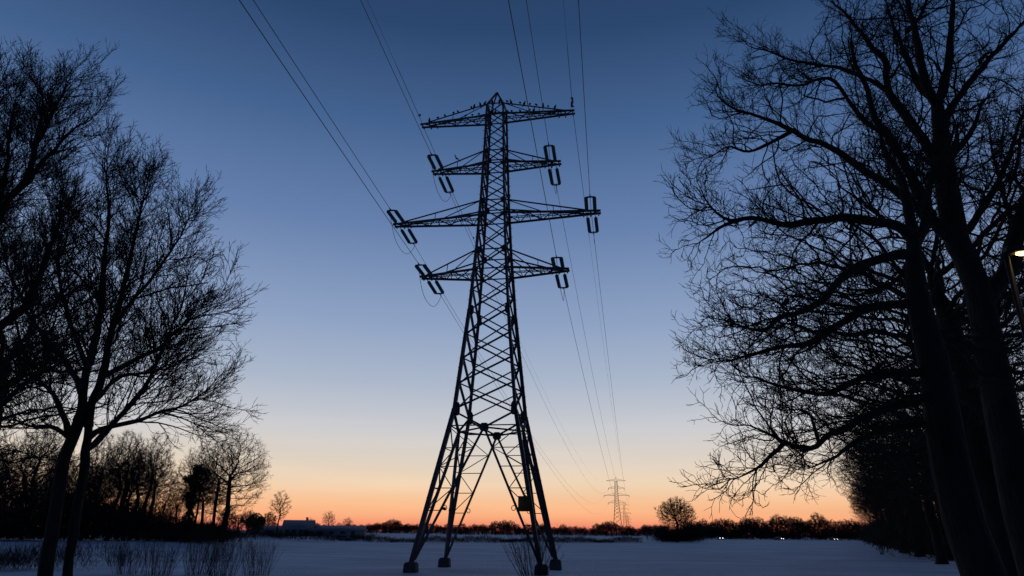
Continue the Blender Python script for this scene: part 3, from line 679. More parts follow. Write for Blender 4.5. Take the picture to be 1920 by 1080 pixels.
LEFT_1=[
 [(-9.38,15.30,-0.29),(-9.56,15.30,1.46),(-9.63,15.30,2.71),(-9.71,15.30,3.81),(-9.61,15.30,4.27),(-9.56,15.30,4.74)],
 [(-9.05,15.60,-0.34),(-9.25,15.54,1.45),(-9.26,15.48,2.13),(-9.28,15.42,3.21),(-9.29,15.36,4.05),(-9.32,15.30,4.51)],
 [(-9.56,15.30,4.74),(-9.53,15.18,5.19),(-9.46,15.05,5.77),(-9.34,14.93,6.66),(-9.38,14.80,7.58),(-9.42,14.68,8.38),(-9.45,14.55,9.34),(-9.63,14.43,10.26),(-9.54,14.30,10.76)],
 [(-9.32,15.30,4.51),(-9.44,15.43,5.06),(-9.43,15.55,5.39),(-9.48,15.68,5.91),(-9.57,15.80,6.91),(-9.59,15.93,7.63),(-9.64,16.05,8.88),(-9.71,16.18,10.13),(-9.74,16.30,11.29)],
 [(-9.28,15.30,3.99),(-9.00,15.08,4.08),(-8.65,14.86,4.39),(-8.21,14.63,4.76),(-7.74,14.41,5.29),(-7.46,14.19,5.88),(-7.22,13.97,6.40),(-6.94,13.74,6.99),(-6.82,13.52,7.87),(-6.77,13.30,8.52)],
 [(-9.32,15.30,4.16),(-9.20,15.41,4.41),(-9.05,15.52,4.54),(-8.71,15.63,4.62),(-8.37,15.74,4.76),(-8.09,15.86,4.94),(-7.62,15.97,5.11),(-7.27,16.08,5.38),(-6.91,16.19,5.60),(-6.39,16.30,5.89)],
 [(-9.69,15.30,4.25),(-9.97,15.47,4.64),(-10.49,15.63,5.27),(-10.98,15.80,5.61),(-11.46,15.97,5.83),(-12.25,16.13,5.99),(-13.09,16.30,6.28)],
 [(-9.67,15.30,4.25),(-9.83,14.80,4.43),(-9.88,14.30,4.36),(-9.94,13.80,4.44),(-10.13,13.30,4.31)],
 [(-9.61,15.30,5.21),(-9.98,15.59,5.57),(-10.51,15.87,6.07),(-11.11,16.16,6.53),(-12.00,16.44,7.29),(-12.62,16.73,7.94),(-13.42,17.01,8.93),(-14.10,17.30,9.98)],
 [(-9.28,15.30,5.64),(-9.03,15.16,5.67),(-8.36,15.01,6.01),(-7.85,14.87,6.23),(-7.28,14.73,6.75),(-6.68,14.59,7.08),(-6.31,14.44,7.42),(-5.96,14.30,7.18)],
 [(-9.35,15.30,4.98),(-9.39,15.63,5.28),(-9.24,15.97,5.79),(-8.74,16.30,5.93),(-8.38,16.63,6.28),(-7.83,16.97,6.50),(-7.34,17.30,6.44)],
 [(-8.06,15.80,4.93),(-7.63,15.97,4.80),(-7.18,16.13,4.64),(-6.99,16.30,4.61)],
 [(-8.97,14.80,6.63),(-8.84,15.18,7.45),(-8.57,15.55,8.40),(-8.40,15.93,9.42),(-8.44,16.30,10.36)],
 [(-9.31,14.80,5.71),(-9.88,14.68,6.77),(-10.26,14.55,7.74),(-10.45,14.43,8.87),(-10.48,14.30,9.90)],
]
LEFT_2=[
 [(-8.96,11.50,0.09),(-9.12,11.50,1.68),(-9.19,11.50,2.78),(-9.21,11.50,3.62),(-9.21,11.50,4.23)],
 [(-9.21,11.50,4.23),(-8.72,11.30,4.11),(-8.27,11.10,4.26),(-7.93,10.90,4.48),(-7.40,10.70,4.79),(-7.01,10.50,5.09)],
 [(-9.21,11.50,4.23),(-9.19,11.50,4.95),(-9.08,11.50,5.43),(-8.93,11.50,5.72),(-8.70,11.50,5.91),(-8.49,11.50,6.21),(-8.42,11.50,6.92),(-8.35,11.50,7.66),(-8.11,11.50,8.32),(-7.78,11.50,8.66)],
 [(-9.20,11.50,4.68),(-9.52,11.61,6.24),(-9.72,11.72,7.43),(-9.76,11.83,8.03),(-9.70,11.94,8.48),(-9.63,12.06,8.95),(-9.70,12.17,9.62),(-9.87,12.28,10.71),(-10.25,12.39,11.73),(-10.57,12.50,12.52)],
 [(-9.74,12.00,8.51),(-9.48,12.00,8.92),(-9.12,12.00,9.65),(-8.79,12.00,10.09),(-8.41,12.00,10.34),(-8.18,12.00,10.54)],
 [(-9.43,11.50,6.20),(-9.80,11.30,7.77),(-9.83,11.10,8.75),(-9.76,10.90,9.77),(-9.59,10.70,10.45),(-9.50,10.50,11.01)],
 [(-9.54,11.50,7.33),(-10.00,12.00,8.92),(-10.63,12.50,10.46),(-11.14,13.00,12.04)],
 [(-9.25,11.50,4.86),(-9.87,11.25,6.11),(-10.33,11.00,7.41),(-10.43,10.75,9.09),(-10.52,10.50,10.40)],
 [(-9.97,12.50,9.82),(-9.79,12.50,10.73),(-9.64,12.50,11.54),(-9.50,12.50,11.96)],
]
# (spacing, L0, L1, angle, points, radius per metre, least radius, kink, upward turn, first fraction, tip, share of parent)
OAK_LV = [(.07, .8, 2.3, (28, 62), 9, .0135, .007, .25, .035, .12, 1, .55), (.10, .28, .85, (28, 62), 6, .012, .005, .26, .05, .1, 1, .6), (.088, .11, .34, (25, 65), 3, .012, .004, .2, .05, .1, 1, .7)]
LIN_LV = [(.072, 1.0, 2.7, (22, 48), 10, .0125, .008, .1, .03, .15, 1, .6), (.17, .55, 1.5, (22, 50), 5, .012, .0062, .15, .04, .12, 1, .6), (.15, .28, .7, (22, 52), 4, .012, .0056, .17, .05, .1, 1, .65), (.135, .14, .4, (22, 55), 2, .012, .0047, .15, .05, .15, 1, .7)]
hero('oak_tree', OAK_B, [(.285, .12), (.09, .012), (.085, .012), (.075, .01), (.08, .01), (.03, .008), (.065, .01), (.035, .008), (.095, .012), (.035, .008), (.05, .01), (.07, .012), (.115, .012), (.09, .012)], 3, 'big bare oak with thick straight trunk reaching low limbs over the snow on the right', OAK_LV)
hero('oak_tree', OAK_A, [(.35, .26), (.26, .125), (.2, .05), (.12, .03), (.12, .03), (.1, .02), (.14, .02), (.06, .012), (.14, .02), (.06, .012), (.12, .014), (.05, .01), (.07, .015), (.06, .015), (.1, .014), (.08, .012), (.1, .014), (.08, .012), (.07, .012)], 5, 'tall bare oak at the right edge with its trunk forking behind the street lamp', [(.09, 1.0, 2.8, (28, 62), 9, .0135, .008, .25, .035, .1, 1, .55), (.12, .33, .95, (28, 62), 6, .012, .006, .26, .05, .1, 1, .6), (.112, .13, .42, (25, 65), 3, .012, .004, .2, .05, .1, 1, .7)])
hero('bare_tree', LEFT_1, [(.145, .12), (.105, .09), (.1, .012), (.1, .012), (.075, .012), (.07, .01), (.075, .012), (.06, .01), (.08, .012), (.065, .01), (.06, .01), (.03, .008), (.05, .01), (.055, .01)], 8, 'large bare double-stemmed tree in the left foreground', LIN_LV, 2, .76)
hero('bare_tree', LEFT_2, [(.25, .2), (.08, .012), (.12, .014), (.12, .014), (.06, .01), (.09, .012), (.06, .01), (.09, .012), (.05, .01)], 9, 'tall bare tree cut off by the left edge, its crown reaching highest on that side', [(.066, .9, 2.2, (22, 46), 9, .0125, .007, .1, .035, .15, 1, .6), (.14, .45, 1.2, (22, 50), 5, .011, .005, .12, .04, .12, 1, .6), (.12, .22, .55, (22, 52), 4, .011, .0042, .14, .05, .1, 1, .65), (.115, .12, .34, (22, 55), 2, .012, .0035, .15, .05, .15, 1, .7)], 1, .82)
# generic trees, several shapes; later ones are copies turned and scaled
def generic(seed, H, crown_z, crown_r, crown_h, n, step, kill, rroot, rtip, tw, clear=.25, lean=0, name='bare_tree', limb_r=9, lobes=9, infl=3.2):
    g = np.random.default_rng(seed); top = clear*H+(H-clear*H)*.45
    tr = [(0, 0, 0)]+[(g.normal(0, .05*(1+k))+lean*k/4, g.normal(0, .05*(1+k)), top*(k+1)/4) for k in range(4)]
    A = [blob(g, n//2, (0, 0, crown_z), (crown_r*.85, crown_r*.85, crown_h*.9), .4)]
    for _ in range(lobes):
        v = g.normal(0, 1, 3); v /= np.linalg.norm(v); v[2] = abs(v[2])*.9-.25; c = np.array((0, 0, crown_z))+v*np.array((crown_r, crown_r, crown_h))*.68
        A.append(blob(g, n//(2*lobes), c, np.array((crown_r, crown_r, crown_h))*.36, .5))
    A = np.concatenate(A); A = A[A[:, 2] > clear*H*.75]
    for _ in range(10):   # gaps between the boughs
        c = A[g.integers(len(A))]; A = A[((A-c)**2).sum(1) > (crown_r*.17)**2]
    pos, par, nl = grow([tr], A, step, infl, kill, g, jit=.2)
    r = radii(par, pos, rtip, rroot, .0015); root = empty(name, (0, 0, 0)); build_tree(root, pos, par, r, g, limb_r, tw)
    print(name, seed, len(pos), round(time.time()-T0, 1)); return root
used = set()
def place(proto, x, y, sc_, rz, label, group, sink=.1, cat='tree', z=None):
    o = proto if proto.name not in used else copy_tree(proto)
    used.add(proto.name)
    o.location = (x, y, (float(height(x, y)) if z is None else z)-sink); o.rotation_euler = (0, 0, rz); o.scale = sc_ if hasattr(sc_, '__len__') else (sc_,)*3
    tag(o, label, cat, group); return o
ROW = [generic(21+k, 20, 11.5, 9.3, 8.8, 4600, .38, .54, .48, .011, (2, .4, 1.0, .012, .03, .25, 1), .16, infl=3.4, name='oak_tree', lobes=12) for k in range(2)]
k = 0
row_pts = [(25, -5), (34, -4.5), (42, -3), (57, 0), (67, -2), (76, 0), (87, -2), (97, 0), (104, -2.5), (114, 0), (126, -1), (140, 0), (156, -.5), (175, 0), (198, 0), (225, 1), (258, 1), (292, 2)]
for y, off in row_pts:
    x = 10.2+.4653*y+off; s_ = rnd.uniform(.9, 1.08)
    place(ROW[k % 2], x, y, s_*(.98 if y < 45 else 1), rnd.uniform(0, 6.28), '%s bare oak from the near end of the row along the right field edge' % ordinal(k), 'oaks along the right field edge'); k += 1
WOOD = [generic(31, 20, 12.5, 3.6, 7.5, 2000, .36, .5, .24, .012, (3, .4, 1.1, .014, .04), .2, infl=3), generic(32, 19, 12, 4.6, 7, 2200, .36, .5, .28, .012, (3, .4, 1.1, .014, .04), .2, infl=3), generic(33, 21, 13.5, 3.0, 7.5, 1700, .36, .5, .22, .012, (3, .4, 1.0, .014, .04), .25, infl=3)]
FULL = generic(34, 19, 10.6, 6.6, 8.6, 3400, .36, .5, .34, .013, (2, .45, 1.1, .013, .04), .12, infl=3.2)
ROUND = generic(35, 13, 7.6, 6.2, 5.6, 3400, .32, .44, .36, .018, (3, .45, 1.0, .02, .05), .08, infl=3, lobes=14)
SMALL = [generic(36, 9, 5.6, 2.6, 3.3, 900, .26, .4, .14, .014, (2, .3, .7, .014, .04), .25, infl=2), generic(37, 8.5, 5.4, 2.4, 2.6, 900, .26, .4, .14, .014, (2, .3, .7, .014, .04), .3, infl=2)]
FAR = [generic(41+k, 13, 7.6, 4.6, 5.2, 1000, .5, .68, .3, .035, (3, .7, 1.5, .045, .09), .1, infl=3.5) for k in range(3)]
# ------------------------------------------------------------------ the wood on the left
FX = 1358.0
def gx_(px, Y): return (px-960)/FX*Y
wood = [(-60, 112), (-25, 120), (8, 108), (30, 126), (52, 115), (78, 122), (104, 112), (132, 128), (160, 116), (184, 124), (205, 113), (228, 127), (246, 118), (268, 122), (290, 114), (312, 126), (334, 119), (383, 122), (402, 132), (-40, 138), (-5, 145), (18, 136), (44, 148), (66, 138), (92, 146), (118, 137), (146, 148), (172, 139), (196, 147), (222, 138), (258, 146), (282, 140), (322, 146), (346, 138), (372, 148)]
for k, (px, Y) in enumerate(wood):
    s_ = rnd.uniform(.72, 1.0)*(.62 if 292 < px < 345 else 1.05 if px < 140 else .98)*(1 if rnd.random() < .8 else .72); wt_ = place(WOOD[(k*7+k//3) % 3], gx_(px+rnd.uniform(-8, 8), Y), Y, (s_*rnd.uniform(.9, 1.5), s_*rnd.uniform(.9, 1.4), s_), rnd.uniform(0, 6.28), '%s slender bare tree from the left in the %s of the left wood' % (ordinal(k if k < 19 else k-19), 'front row' if k < 19 else 'back row'), 'bare trees of the left wood'); wt_.rotation_euler = (rnd.uniform(-.06, .06), rnd.uniform(-.07, .07), wt_.rotation_euler[2])
place(FULL, gx_(424, 126), 126, (1.22, 1.22, 1.1), .7, 'full round-crowned bare tree standing at the right end of the left wood', None)
place(FULL, -17.6, 23.5, .74, 2.1, 'smaller bare tree behind the double-stemmed tree, its trunk beyond the left edge', None)
def leaves(g, P, size):
    n = len(P); a = g.normal(0, 1, (n, 3)); a /= np.linalg.norm(a, axis=1)[:, None]; b = np.cross(a, g.normal(0, 1, (n, 3))); b /= np.linalg.norm(b, axis=1)[:, None]
    s = g.uniform(.6, 1.3, (n, 1))*size; V = np.stack([P-a*s, P+b*s*.55, P+a*s, P-b*s*.55], 1).reshape(-1, 3)
    return V, [np.arange(n*4).reshape(n, 4)]
# ivy-clad tree in the wood
iv = copy_tree(WOOD[1]); iv.location = (gx_(357, 121), 121, float(height(gx_(357, 121), 121))-.1); iv.scale = (.86, .86, .86); iv.rotation_euler = (0, 0, 1)
tag(iv, 'ivy-clad tree with a thick dark trunk left of the round-crowned tree', 'tree'); iv['group'] = ''
del iv['group']
g = np.random.default_rng(77); n = 5200; zz = g.uniform(.3, 14.5, n); aa = g.uniform(0, 6.28, n); rr = (.4+.95*np.abs(np.sin(zz*.9+1))*g.random(n)**.6)*(1-.3*zz/15)
P = np.stack([rr*np.cos(aa), rr*np.sin(aa), zz], 1)
for c in ((1.2, .3, 10.2), (-1.4, .2, 11.6), (.9, -.6, 13.2), (-.8, .6, 8.4)): P = np.concatenate([P, blob(g, 420, c, (1.1, 1.1, .9), .5)])
t = MB(); t.add(*leaves(g, P, .17)); o = t.build('ivy', M['leaf'], iv); o['kind'] = 'stuff'

# ------------------------------------------------------------------ brushwood and hedges: masses of twigs
def brush(name, line, width, H, n, L, r, seed, label, cat, kind='stuff', top=.35, clear=0):
    g = np.random.default_rng(seed); P = np.array(line, float); s = np.r_[0, np.cumsum(np.linalg.norm(np.diff(P, axis=0), axis=1))]; u = g.uniform(0, s[-1], n)
    x = np.interp(u, s, P[:, 0])+g.normal(0, width/2.6, n); y = np.interp(u, s, P[:, 1])+g.normal(0, width/2.6, n)
    Hh = np.interp(u, s, H) if hasattr(H, '__len__') else H; H = Hh
    hl = H*(.72+top*np.sin(u*.37+seed)*np.sin(u*.113+1)+top*.5*np.sin(u*1.7))
    z = clear+np.maximum(hl, .2*H)*g.random(n)**.8; base = height(x, y)
    p = np.stack([x, y, base+z*.9], 1); d = g.normal(0, .55, (n, 3)); d[:, 2] = np.abs(d[:, 2])+.55; d /= np.linalg.norm(d, axis=1)[:, None]
    q = g.normal(0, 1, (n, 3)); q -= d*(q*d).sum(1)[:, None]; q /= np.linalg.norm(q, axis=1)[:, None]; b = np.cross(d, q); ln = g.uniform(.5, 1.2, (n, 1))*L
    V = np.stack([p+q*r, p-.5*q*r+.87*b*r, p-.5*q*r-.87*b*r, p+d*ln], 1).reshape(-1, 3); i4 = np.arange(n)[:, None]*4
    F = np.concatenate([i4+np.array([[k, (k+1) % 3, 3]]) for k in range(3)])
    return tag(obj(name, mesh_np(name, V, [F]), M['twig']), label, cat, None, kind)
# brushwood lines along the wood, the row and the far trees
brush('brushwood', [(gx_(-80, 106), 106), (gx_(130, 110), 110), (gx_(300, 117), 117), (gx_(410, 124), 124)], 7, (10.5, 8, 5.2, 2.6), 23000, 1.9, .05, 3, 'dark tangled brushwood filling the foot of the left wood', 'brushwood')
brush('brushwood', [(-34, 46), (-30, 44), (-26.5, 46)], 3.5, 1.3, 2600, .8, .013, 5, 'low dark scrub at the lower left beneath the double-stemmed tree', 'scrub')
brush('brushwood', [(44, 74), (53, 92), (72, 133), (121, 240), (150, 300)], 5, 6.0, 26000, 1.9, .05, 6, 'dark undergrowth beneath the row of oaks at right', 'undergrowth')
brush('hedge', [(gx_(330, 150), 150), (gx_(520, 158), 158), (gx_(705, 165), 165)], 2.2, 2.0, 6500, .9, .03, 7, 'low dark hedge in front of the farm buildings', 'hedge', kind=None)
brush('hedge', [(-30, 152), (0, 166), (33, 185)], 1.8, 1.5, 9000, .6, .035, 8, 'thin dark strip of hedge along the far field edge behind the pylon', 'hedge', kind=None)
brush('hedge', [(41, 203), (53.5, 204)], 4, 5.0, 7000, 1.2, .035, 9, 'dense dark hedge block around the foot of the round tree', 'hedge', kind=None)
brush('brushwood', [(74, 332), (112, 336), (172, 332)], 5, 6.2, 12000, 2.2, .11, 10, 'dark underwood along the foot of the right-hand treeline', 'underwood')
brush('brushwood', [(-150, 520), (-60, 528), (30, 522), (150, 530)], 7, 5.6, 12000, 2.6, .15, 12, 'dark underwood along the foot of the far treeline behind the pylon', 'underwood')

# ------------------------------------------------------------------ field trees in the middle distance and the treelines
place(SMALL[0], gx_(526, 181), 181, (1.15, 1.15, 1.35), .4, 'slim young bare tree with a single stem standing left of the farm buildings', 'small field trees')
for k, (px, Y, s_, lb) in enumerate([(586, 246, .78, 'small bare tree behind the house roof, leftmost of the three beyond the farm'), (620, 240, .95, 'small round bare tree behind the sheds, middle of the three beyond the farm'), (656, 244, .82, 'small bare tree at the right end of the sheds, rightmost of three'), (640, 260, .55, 'tiny bare tree between the two right-hand trees beyond the sheds')]):
    place(SMALL[(k+1) % 2], gx_(px, Y), Y, (s_*1.15, s_*1.15, s_), k*1.3, lb, 'small field trees')
place(ROUND, 46.8, 203, .98, .3, 'round-crowned bare tree rising alone above a dark hedge, right of the distant pylons', None)
place(ROUND, gx_(1216, 330), 330, (.62, .62, .5), 2, 'smaller round bare tree on the horizon between the distant pylons and the lone round tree', None)
for k, (px, Y, s_) in enumerate([(452, 215, .5), (508, 240, .62), (470, 260, .7), (430, 236, .75)]):
    place(FAR[k % 3], gx_(px, Y), Y, s_, k, '%s small bare tree of the clump between the left wood and the farm' % ['lowest', 'rightmost', 'middle', 'leftmost'][k], 'trees between wood and farm')
px = 1290
while px < 1665:
    Y = rnd.uniform(334, 352); t_ = (px-1290)/375; s_ = rnd.uniform(.5, .78)+.28*math.sin(t_*3.1)*abs(math.sin(px*.05))
    place(FAR[rnd.randrange(3)], gx_(px, Y), Y, (s_*1.1, s_*1.1, s_), rnd.uniform(0, 6), 'bare tree in the dark treeline across the field on the right', 'trees of the right-hand treeline'); px += rnd.uniform(9, 15)
px = 700
while px < 1260:
    Y = rnd.uniform(515, 545); s_ = rnd.uniform(.42, .68)+.25*max(0, math.sin(px*.045)*math.sin(px*.017+1))
    place(FAR[rnd.randrange(3)], gx_(px, Y), Y, (s_*1.3, s_*1.3, s_), rnd.uniform(0, 6), 'bare tree in the far treeline behind the pylon', 'trees of the far treeline'); px += rnd.choice([5, 6, 7, 9, 11])
px = 520
while px < 770:
    Y = rnd.uniform(700, 760); s_ = rnd.uniform(.5, .8)
    place(FAR[rnd.randrange(3)], gx_(px, Y), Y, (s_*1.4, s_*1.4, s_), rnd.uniform(0, 6), 'bare tree on the hazy horizon behind the farm buildings', 'trees on the horizon behind the farm'); px += rnd.uniform(10, 18)
# round evergreen bush beside the wood
er = empty('evergreen_shrub', (gx_(483, 178), 178, float(height(gx_(483, 178), 178))), 0, 'rounded dark evergreen bush standing between the left wood and the young tree', 'shrub')
mb = MB(); mb.tube([(0, 0, -.1), (.05, 0, 1.2), (0, .1, 3.6)], [.22, .17, .05], 8); mb.build('stem', M['bark'], er)
g = np.random.default_rng(5); P = np.concatenate([blob(g, 2600, (0, 0, 3.0), (2.2, 2.2, 2.7), .3)]+[blob(g, 420, (1.5*math.cos(a), 1.5*math.sin(a), 2.2+1.6*rnd.random()), (1, 1, 1.1), .4) for a in np.arange(0, 6.2, .7)]); P = P[P[:, 2] > .25]
t = MB(); t.add(*leaves(g, P, .2)); o = t.build('foliage', M['leaf'], er); o['kind'] = 'stuff'

# ------------------------------------------------------------------ farm buildings
def building(x, y, rz, L, W, H, RH, label, cat, wins, chim=None, name='farm_house'):
    r = empty(name, (x, y, float(height(x, y))), rz, label, cat)
    mb = MB(); P = [(-L/2, -W/2, -.3), (L/2, -W/2, -.3), (L/2, W/2, -.3), (-L/2, W/2, -.3), (-L/2, -W/2, H), (L/2, -W/2, H), (L/2, W/2, H), (-L/2, W/2, H), (-L/2, 0, H+RH), (L/2, 0, H+RH)]
    mb.add(P, [np.array([(0, 1, 5, 4), (1, 2, 6, 5), (2, 3, 7, 6), (3, 0, 4, 7)]), np.array([(4, 8, 7), (5, 6, 9)])]); mb.build('wall', M['wall'], r)
    rf = None
    for s in (-1, 1):
        mb = MB(); e = .35; A = np.array([(-L/2-e, s*(W/2+e), H-e*RH/(W/2)), (L/2+e, s*(W/2+e), H-e*RH/(W/2)), (L/2+e, 0, H+RH), (-L/2-e, 0, H+RH)])+np.array((0, 0, .03)); mb.add(np.vstack([A, A+(0, 0, .18)]), [np.array([(0, 1, 2, 3), (4, 7, 6, 5), (0, 4, 5, 1), (1, 5, 6, 2), (2, 6, 7, 3), (3, 7, 4, 0)])]); rf = mb.build('roof', M['roof'], r)
    if chim is not None: mb = MB(); mb.box((chim, .4, H+RH+.2), (.6, .6, 1.5)); mb.box((chim, .4, H+RH+1.0), (.75, .75, .15)); mb.build('chimney', M['brick'], rf)
    for wx, wz, ww, wh in wins:
        mb = MB(); mb.box((wx, -W/2-.02, wz), (ww, .08, wh)); f_ = mb.build('window', M['wall'], r); mb = MB(); mb.box((wx, -W/2-.05, wz), (ww-.16, .06, wh-.16)); mb.build('pane', M['window'], f_)
    mb = MB(); mb.box((L*.3, -W/2-.03, 1.0), (1.1, .08, 2.1)); mb.build('door', M['door'], r)
    return r
building(gx_(562, 226), 228, R(10), 9, 7, 2.0, 2.5, 'farmhouse with snow-covered roof and a chimney beyond the hedge at left', 'house', [(-3, 1.3, 1.2, 1.1), (-1, 1.3, 1.2, 1.1), (1, 1.3, 1.0, 1.1)], 2.2)
building(gx_(634, 226), 229, R(8), 17, 7, 1.8, 1.3, 'long low pale shed attached right of the farmhouse', 'shed', [(-5, 1.2, 1.6, .7), (-1.5, 1.2, 1.6, .7), (2, 1.2, 1.6, .7)], None, 'farm_shed')
building(gx_(515, 232), 236, R(12), 8, 6, 1.7, 1.2, 'short low pale shed left of the farmhouse', 'shed', [(-2, 1.2, 1.4, .7)], None, 'farm_shed')

# ------------------------------------------------------------------ cars with lights on, on the far road
def car(x, y, rz, mk, label):
    r = empty('parked_car' if False else 'car', (x, y, float(height(x, y))), rz, label, 'car', 'cars on the far road')
    prof = [(-2.1, .35), (-2.15, .75), (-1.95, .95), (-1.5, 1.02), (-.95, 1.42), (.7, 1.45), (1.35, .98), (2.0, .85), (2.15, .6), (2.1, .35)]
    n = len(prof); V = []
    for y_, k in ((-.85, 0), (-.8, 1), (.8, 1), (.85, 0)):
        for px_, pz in prof: V.append((px_, y_ if pz < 1.1 else y_*.82, pz if k else min(pz, .95)))
    F = [[a*n+i, a*n+(i+1) % n, (a+1)*n+(i+1) % n, (a+1)*n+i] for a in range(3) for i in range(n)]
    me = bpy.data.meshes.new('body'); me.from_pydata(V, [], F+[list(range(n))[::-1], list(range(3*n, 4*n))]); me.update(); obj('body', me, M[mk], r)
    for s in (-1, 1):
        mb = MB(); mb.add([(-1.3, s*.79, 1.0), (1.1, s*.79, 1.0), (.6, s*.7, 1.36), (-.9, s*.7, 1.36)], [np.array([(0, 1, 2, 3)])]); mb.build('side_window', M['window'], r)
        for wx in (-1.3, 1.35):
            mb = MB(); V, F = lathe([(.0, -.1), (.28, -.1), (.33, -.06), (.33, .06), (.28, .1), (0, .1)], 14); V = V[:, [0, 2, 1]]+np.array((wx, s*.78, .33)); mb.add(V, F); mb.build('wheel', M['tyre'], r)
        mb = MB(); V, F = lathe([(0, .0), (.09, .0), (.075, .05), (0, .07)], 10); V = V[:, [2, 0, 1]]+np.array((2.1, s*.6, .66)); mb.add(V, F); mb.build('headlight', M['headlight'], r)
    mb = MB(); mb.add([(1.33, -.66, 1.02), (1.33, .66, 1.02), (.76, .6, 1.42), (.76, -.6, 1.42)], [np.array([(0, 1, 2, 3)])]); mb.build('windscreen', M['window'], r)
car(gx_(1355, 303), 305, R(-92), 'carpaint', 'car with headlights on at the left of the three on the far road')
car(gx_(1461, 303), 303, R(-62), 'carpaint2', 'car with lit headlights in the middle of the three on the far road')
car(gx_(1567, 303), 304, R(-96), 'carpaint3', 'car with headlights on at the right of the three on the far road')

# ------------------------------------------------------------------ bare shrubs of upright stems
def shrub(name, x, y, H, W, ns, seed, label, r0=.012, spread=.5, zb=None):
    g = np.random.default_rng(seed); root = empty(name, (x, y, float(height(x, y))), 0, label, 'shrub', 'bare shrubs in the snow'); st = MB(); tw = MB()
    for k in range(ns):
        a = g.uniform(0, 6.28); ro = W*.28*g.random()**.5; p = np.array((ro*math.cos(a), ro*math.sin(a), -.05)); h = H*g.uniform(.55, 1.05)
        d = np.array((math.cos(a)*spread*g.random(), math.sin(a)*spread*g.random(), 1.)); d += np.append(g.normal(0, .1, 2), 0); d /= np.linalg.norm(d)
        P = [p]
        for q in range(7): d = d+np.append(g.normal(0, .07, 2), .03); d /= np.linalg.norm(d); P.append(P[-1]+d*h/7)
        P = np.array(P); st.tube(P, np.linspace(r0, r0*.3, 8), 4, False)
        for q in range(7, 24):
            i = g.integers(2, 7); b = P[i]+(P[i+1]-P[i])*g.random(); e = g.normal(0, .5, 3); e[2] = abs(e[2])+.6; e /= np.linalg.norm(e); L = h*g.uniform(.08, .24)
            tw.tube([b, b+e*L*.5+g.normal(0, .02, 3), b+e*L], [r0*.4, r0*.3, r0*.12], 3, False)
    st.build('stems', M['twig'], root); t = tw.build('twigs', M['twig'], root); t['kind'] = 'stuff'
shrub('bare_shrub', 1.35, 42.4, 2.9, 2.8, 60, 1, 'bare twiggy bush in the snow beside the near right pylon footing', .011, .85)
for k, (x, y, h, n, lb) in enumerate([(-21.2, 41.2, 1.9, 26, 'leftmost'), (-19.2, 40.6, 2.1, 30, 'second from the left'), (-17.3, 41.4, 2.2, 34, 'middle'), (-15.6, 40.4, 2.3, 34, 'second from the right'), (-14.0, 40.9, 1.9, 26, 'rightmost')]):
    shrub('bare_shrub', x, y, h*1.08, 2.6, int(n*2.6), 20+k, '%s of the thin upright bare shrubs in the snow at lower left' % lb, .0075, .4)
shrub('bare_shrub', 48.3, 95, 2.6, .8, 9, 41, 'small dark sapling alone in the snow near the right-hand verge', .03, .2)
shrub('bare_shrub', -26.5, 50, 1.5, 3, 40, 42, 'low bare shrub right of the double trunk at the snow edge', .012, .6)

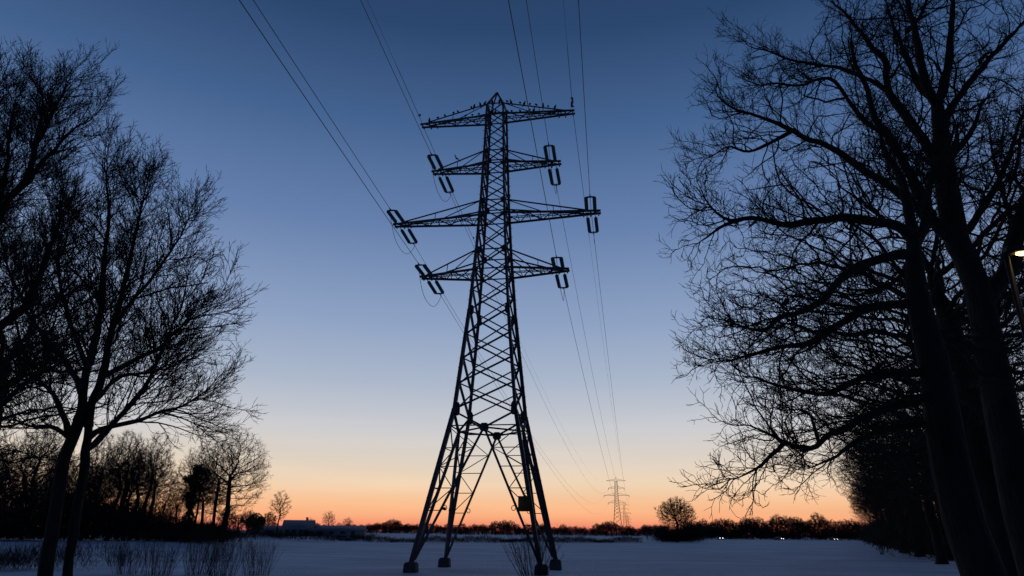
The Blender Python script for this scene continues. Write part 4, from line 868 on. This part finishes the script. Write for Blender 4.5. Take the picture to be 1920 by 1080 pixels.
# stubble and dead grass poking through the snow of the field
g = np.random.default_rng(90); n = 5200; yy = 42+150*g.random(n)**1.6; xx = g.uniform(-.62, .66, n)*yy; rowid = np.round((xx*.9+yy*.35)/1.5)*1.5; keep = (xx < 9+.46*yy) & (g.random(n) < .35+.65*(np.sin(xx*.21+yy*.13) > .1)); xx, yy = xx[keep], yy[keep]; n = len(xx)
p = np.stack([xx, yy, height(xx, yy)-.02], 1); d = np.stack([g.normal(0, .35, n), g.normal(0, .35, n), np.ones(n)], 1); d /= np.linalg.norm(d, axis=1)[:, None]; ln = g.uniform(.05, .2, (n, 1)); w_ = g.uniform(.004, .012, (n, 1)); a = g.uniform(0, 6.28, (n, 1)); q = np.hstack([np.cos(a), np.sin(a), 0*a])*w_; b = np.hstack([-np.sin(a), np.cos(a), 0*a])*w_
i4 = np.arange(n)[:, None]*4
tag(obj('stubble', mesh_np('stubble', np.stack([p+q, p-.5*q+.87*b, p-.5*q-.87*b, p+d*ln], 1).reshape(-1, 3), [np.concatenate([i4+np.array([[k, (k+1) % 3, 3]]) for k in range(3)])]), M['litter']), 'sparse dark stubble poking through the snow of the field', 'stubble', None, 'stuff')
# ------------------------------------------------------------------ street lamp at the right edge
lx, ly = 6.4, 8.2; gz = float(height(lx, ly))
lr = empty('street_lamp', (lx, ly, gz), R(-8), 'slim street lamp post with a lit warm lamp head at the right edge', 'street lamp')
mb = MB(); mb.tube([(0, 0, -.2), (0, 0, 1.0), (0, 0, 1.02), (0, 0, 5.83-gz)], [.062, .06, .045, .032], 12); mb.build('post', M['post'], lr, True)
mb = MB(); mb.tube([(-.05, 0, 5.8-gz), (0, 0, 5.84-gz), (.1, 0, 5.87-gz)], [.03, .04, .035], 10); mb.build('bracket', M['post'], lr, True)
bm = bmesh.new(); bmesh.ops.create_cube(bm, size=1)
for v in bm.verts: v.co = Vector((.0 if v.co.x < 0 else .4, v.co.y*(.13 if v.co.x < 0 else .2), (5.86-gz)+(.09 if v.co.z > 0 else 0)-(.03 if v.co.z > 0 and v.co.x > 0 else 0)))
bmesh.ops.bevel(bm, geom=bm.edges, offset=.02, segments=2, affect='EDGES'); me = bpy.data.meshes.new('lamp_housing'); bm.to_mesh(me); hs = obj('lamp_housing', me, M['post'], lr)
mb = MB(); V, F = lathe([(0, -.035), (.035, -.03), (.055, -.016), (.062, .0), (0, .001)], 16); V = V*np.array((1.5, 1, 1))+np.array((.2, 0, 5.857-gz)); mb.add(V, F); mb.build('lamp_lens', M['lamp'], hs, True)
print('tris', sum(len(m_.loop_triangles) or sum(len(p_.vertices)-2 for p_ in m_.polygons) for m_ in bpy.data.meshes if len(m_.polygons) < 400000)); print('built', len(bpy.data.objects), 'objects', sum(len(m_.polygons) for m_ in bpy.data.meshes), 'polys', NB[0], 'birds', round(time.time()-T0, 1))
